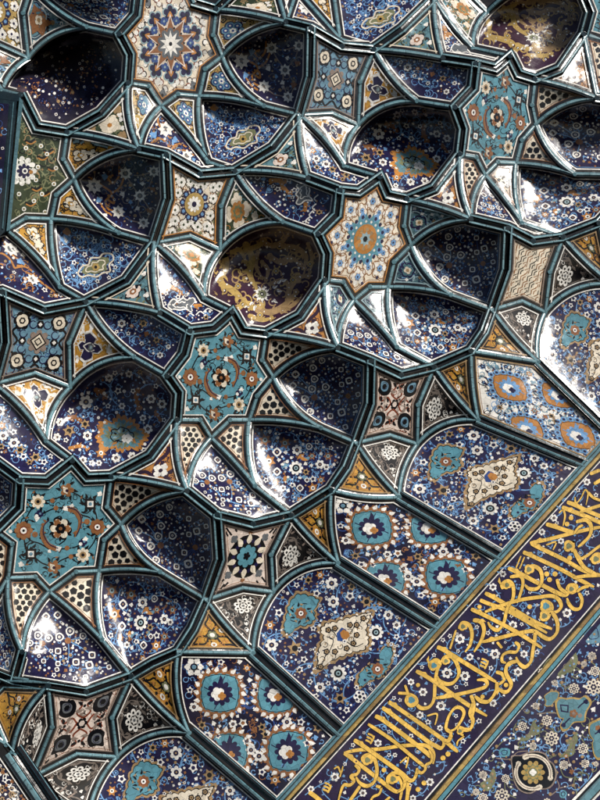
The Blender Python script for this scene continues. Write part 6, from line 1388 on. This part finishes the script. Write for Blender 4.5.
for x, y, r in ((358,292,38),(335,203,28),(212,232,24),(515,343,28),(525,418,22),(265,330,20),(420,425,24),(15,475,22),(128,493,22),(110,580,38),(15,590,26),(470,43,28),(568,35,42),(278,130,18),(375,15,16),(335,610,20),(-20,560,18),(575,-45,26),(560,-120,22),(520,-80,16),(310,-40,20),(480,-180,16),(580,420,14)): lace(x, y, r)
BW = 'td 145 270 8; bu 183 340 15; bu 290 295 13; bu 355 350 12; br 455 460 16; bu 485 240 14; bu 565 150 16; bu 65 380 12; bu 35 405 12; bu 118 425 14; bu 500 495 12; bu 450 500 12; bu 95 530 12; bu 175 570 12; bu 300 90 11; bu 125 300 10; bu 240 330 10; bu 385 210 8; bu 560 10 10; bu 520 30 10; bu 415 -20 11; bu 500 -40 11; bu 545 -40 12; bo 430 380 12; bb 530 500 14; bb 540 380 12; bb 150 430 12; bb 60 340 12; bb 250 200 12'
d.items(BW); d.k = .2
scatter(Draw(p), [(450, 797), (600, 622), (600, 765), (575, 797)], random.Random(8), 120, ['bb', 'td', 'bu', 'bb'], 6.5, (1, 1.9), [(480 + a * .2, 680 + b * .2, c * .2) for a, b, c in pts_of(BW)] + [(532, 772, 22), (572, 712, 17), (600, 738, 12), (551, 738, 8)])
p.m.build('field', wall)
# stepped edge where the wall turns, bottom right corner
LN['W3'] = strip_nodes(600, 800, -1.06, 540, 820, -44)
moulding('W2', 'W3', [(-.05, .08, .2, .2, ['white']), (.08, .2, .2, .3, ['black']), (.2, .3, .3, 2, ['pale2']), (.3, .62, 2, 2, ['teal']), (.62, .7, 2, .2, ['black']), (.7, .8, .2, .2, ['white']), (.8, 1.4, .1, .1, ['navy'])], 9, wall)
# ---------------------------------------------------------------- the projecting corner of the next tier, left edge
corner = thing('projecting_cornice', 'dark stepped cornice jutting out at the left edge beside the green star', 'cornice', (5, 160, -20))
def box_run(poly, d0, d1, mat, name):
    m = Mesh(); n = len(poly)
    top = np.array([P3(x, y, d0) for x, y in poly]); bot = np.array([P3(x, y, d1) for x, y in poly])
    m.add(top, np.array([-_FW] * n), orient(top, [list(range(n))]), mat)
    for i in range(n):
        j = (i + 1) % n; co = np.array([top[i], top[j], bot[j], bot[i]]); nn = np.cross(co[1] - co[0], co[2] - co[0]); nn /= np.linalg.norm(nn)
        m.add(co, np.array([nn] * 4), [(0, 1, 2, 3)], mat)
    return m.build(name, corner)
box_run([(-60, 90), (17, 100), (5, 231), (-60, 300)], -3, 45, 'grey2', 'body')
box_run([(13, 102), (14.2, 102), (3.2, 229), (2, 228)], -4.2, 10, 'tealb', 'edge')
sf = Flat([(-60, 93, -4.6), (10, 103, -4.6), (1, 218, -4.6)]); p = Panel(sf); p.base = 0; rg = random.Random(3)
q = [(-60, 95), (9, 104), (0, 216), (-60, 262)]; p.fill(q, 'deepnavy', 0, 8); p.clip = q; curls(p, q, rg, 60); scatter(Draw(p), q, rg, 60, ['ws', 'rs', 'bb', 'br'], 7, (1.2, 2.4)); p.m.build('niche_panel', corner)
box_run([(19.5, 97), (23, 101), (10, 230), (6.5, 231)], -3.4, 40, 'teal', 'bead')
box_run([(-60, 82), (18, 94), (23, 101), (17, 101), (-60, 91)], -3.2, 40, 'grey2', 'ledge')
# ---------------------------------------------------------------- masonry the tiles are set on
m = Mesh(); xs = list(range(-260, 861, 20)); ys = list(range(-260, 1061, 20)); co = []
rg = random.Random(2)
for y in ys:
    for x in xs: co.append(P3(x, y, 110 + rg.uniform(-2, 2) if (y < 806 - 1.1 * (x - 274) + 30) else 60 - .15 * (y - (806 - 1.1 * (x - 274)))))
co = np.array(co); W_ = len(xs)
f = orient(co, [(j * W_ + i, j * W_ + i + 1, (j + 1) * W_ + i + 1, (j + 1) * W_ + i) for j in range(len(ys) - 1) for i in range(W_ - 1)])
m.add(co, np.array([-_FW] * len(co)), f, 'black')
bk = m.build('masonry'); bk['kind'] = 'structure'
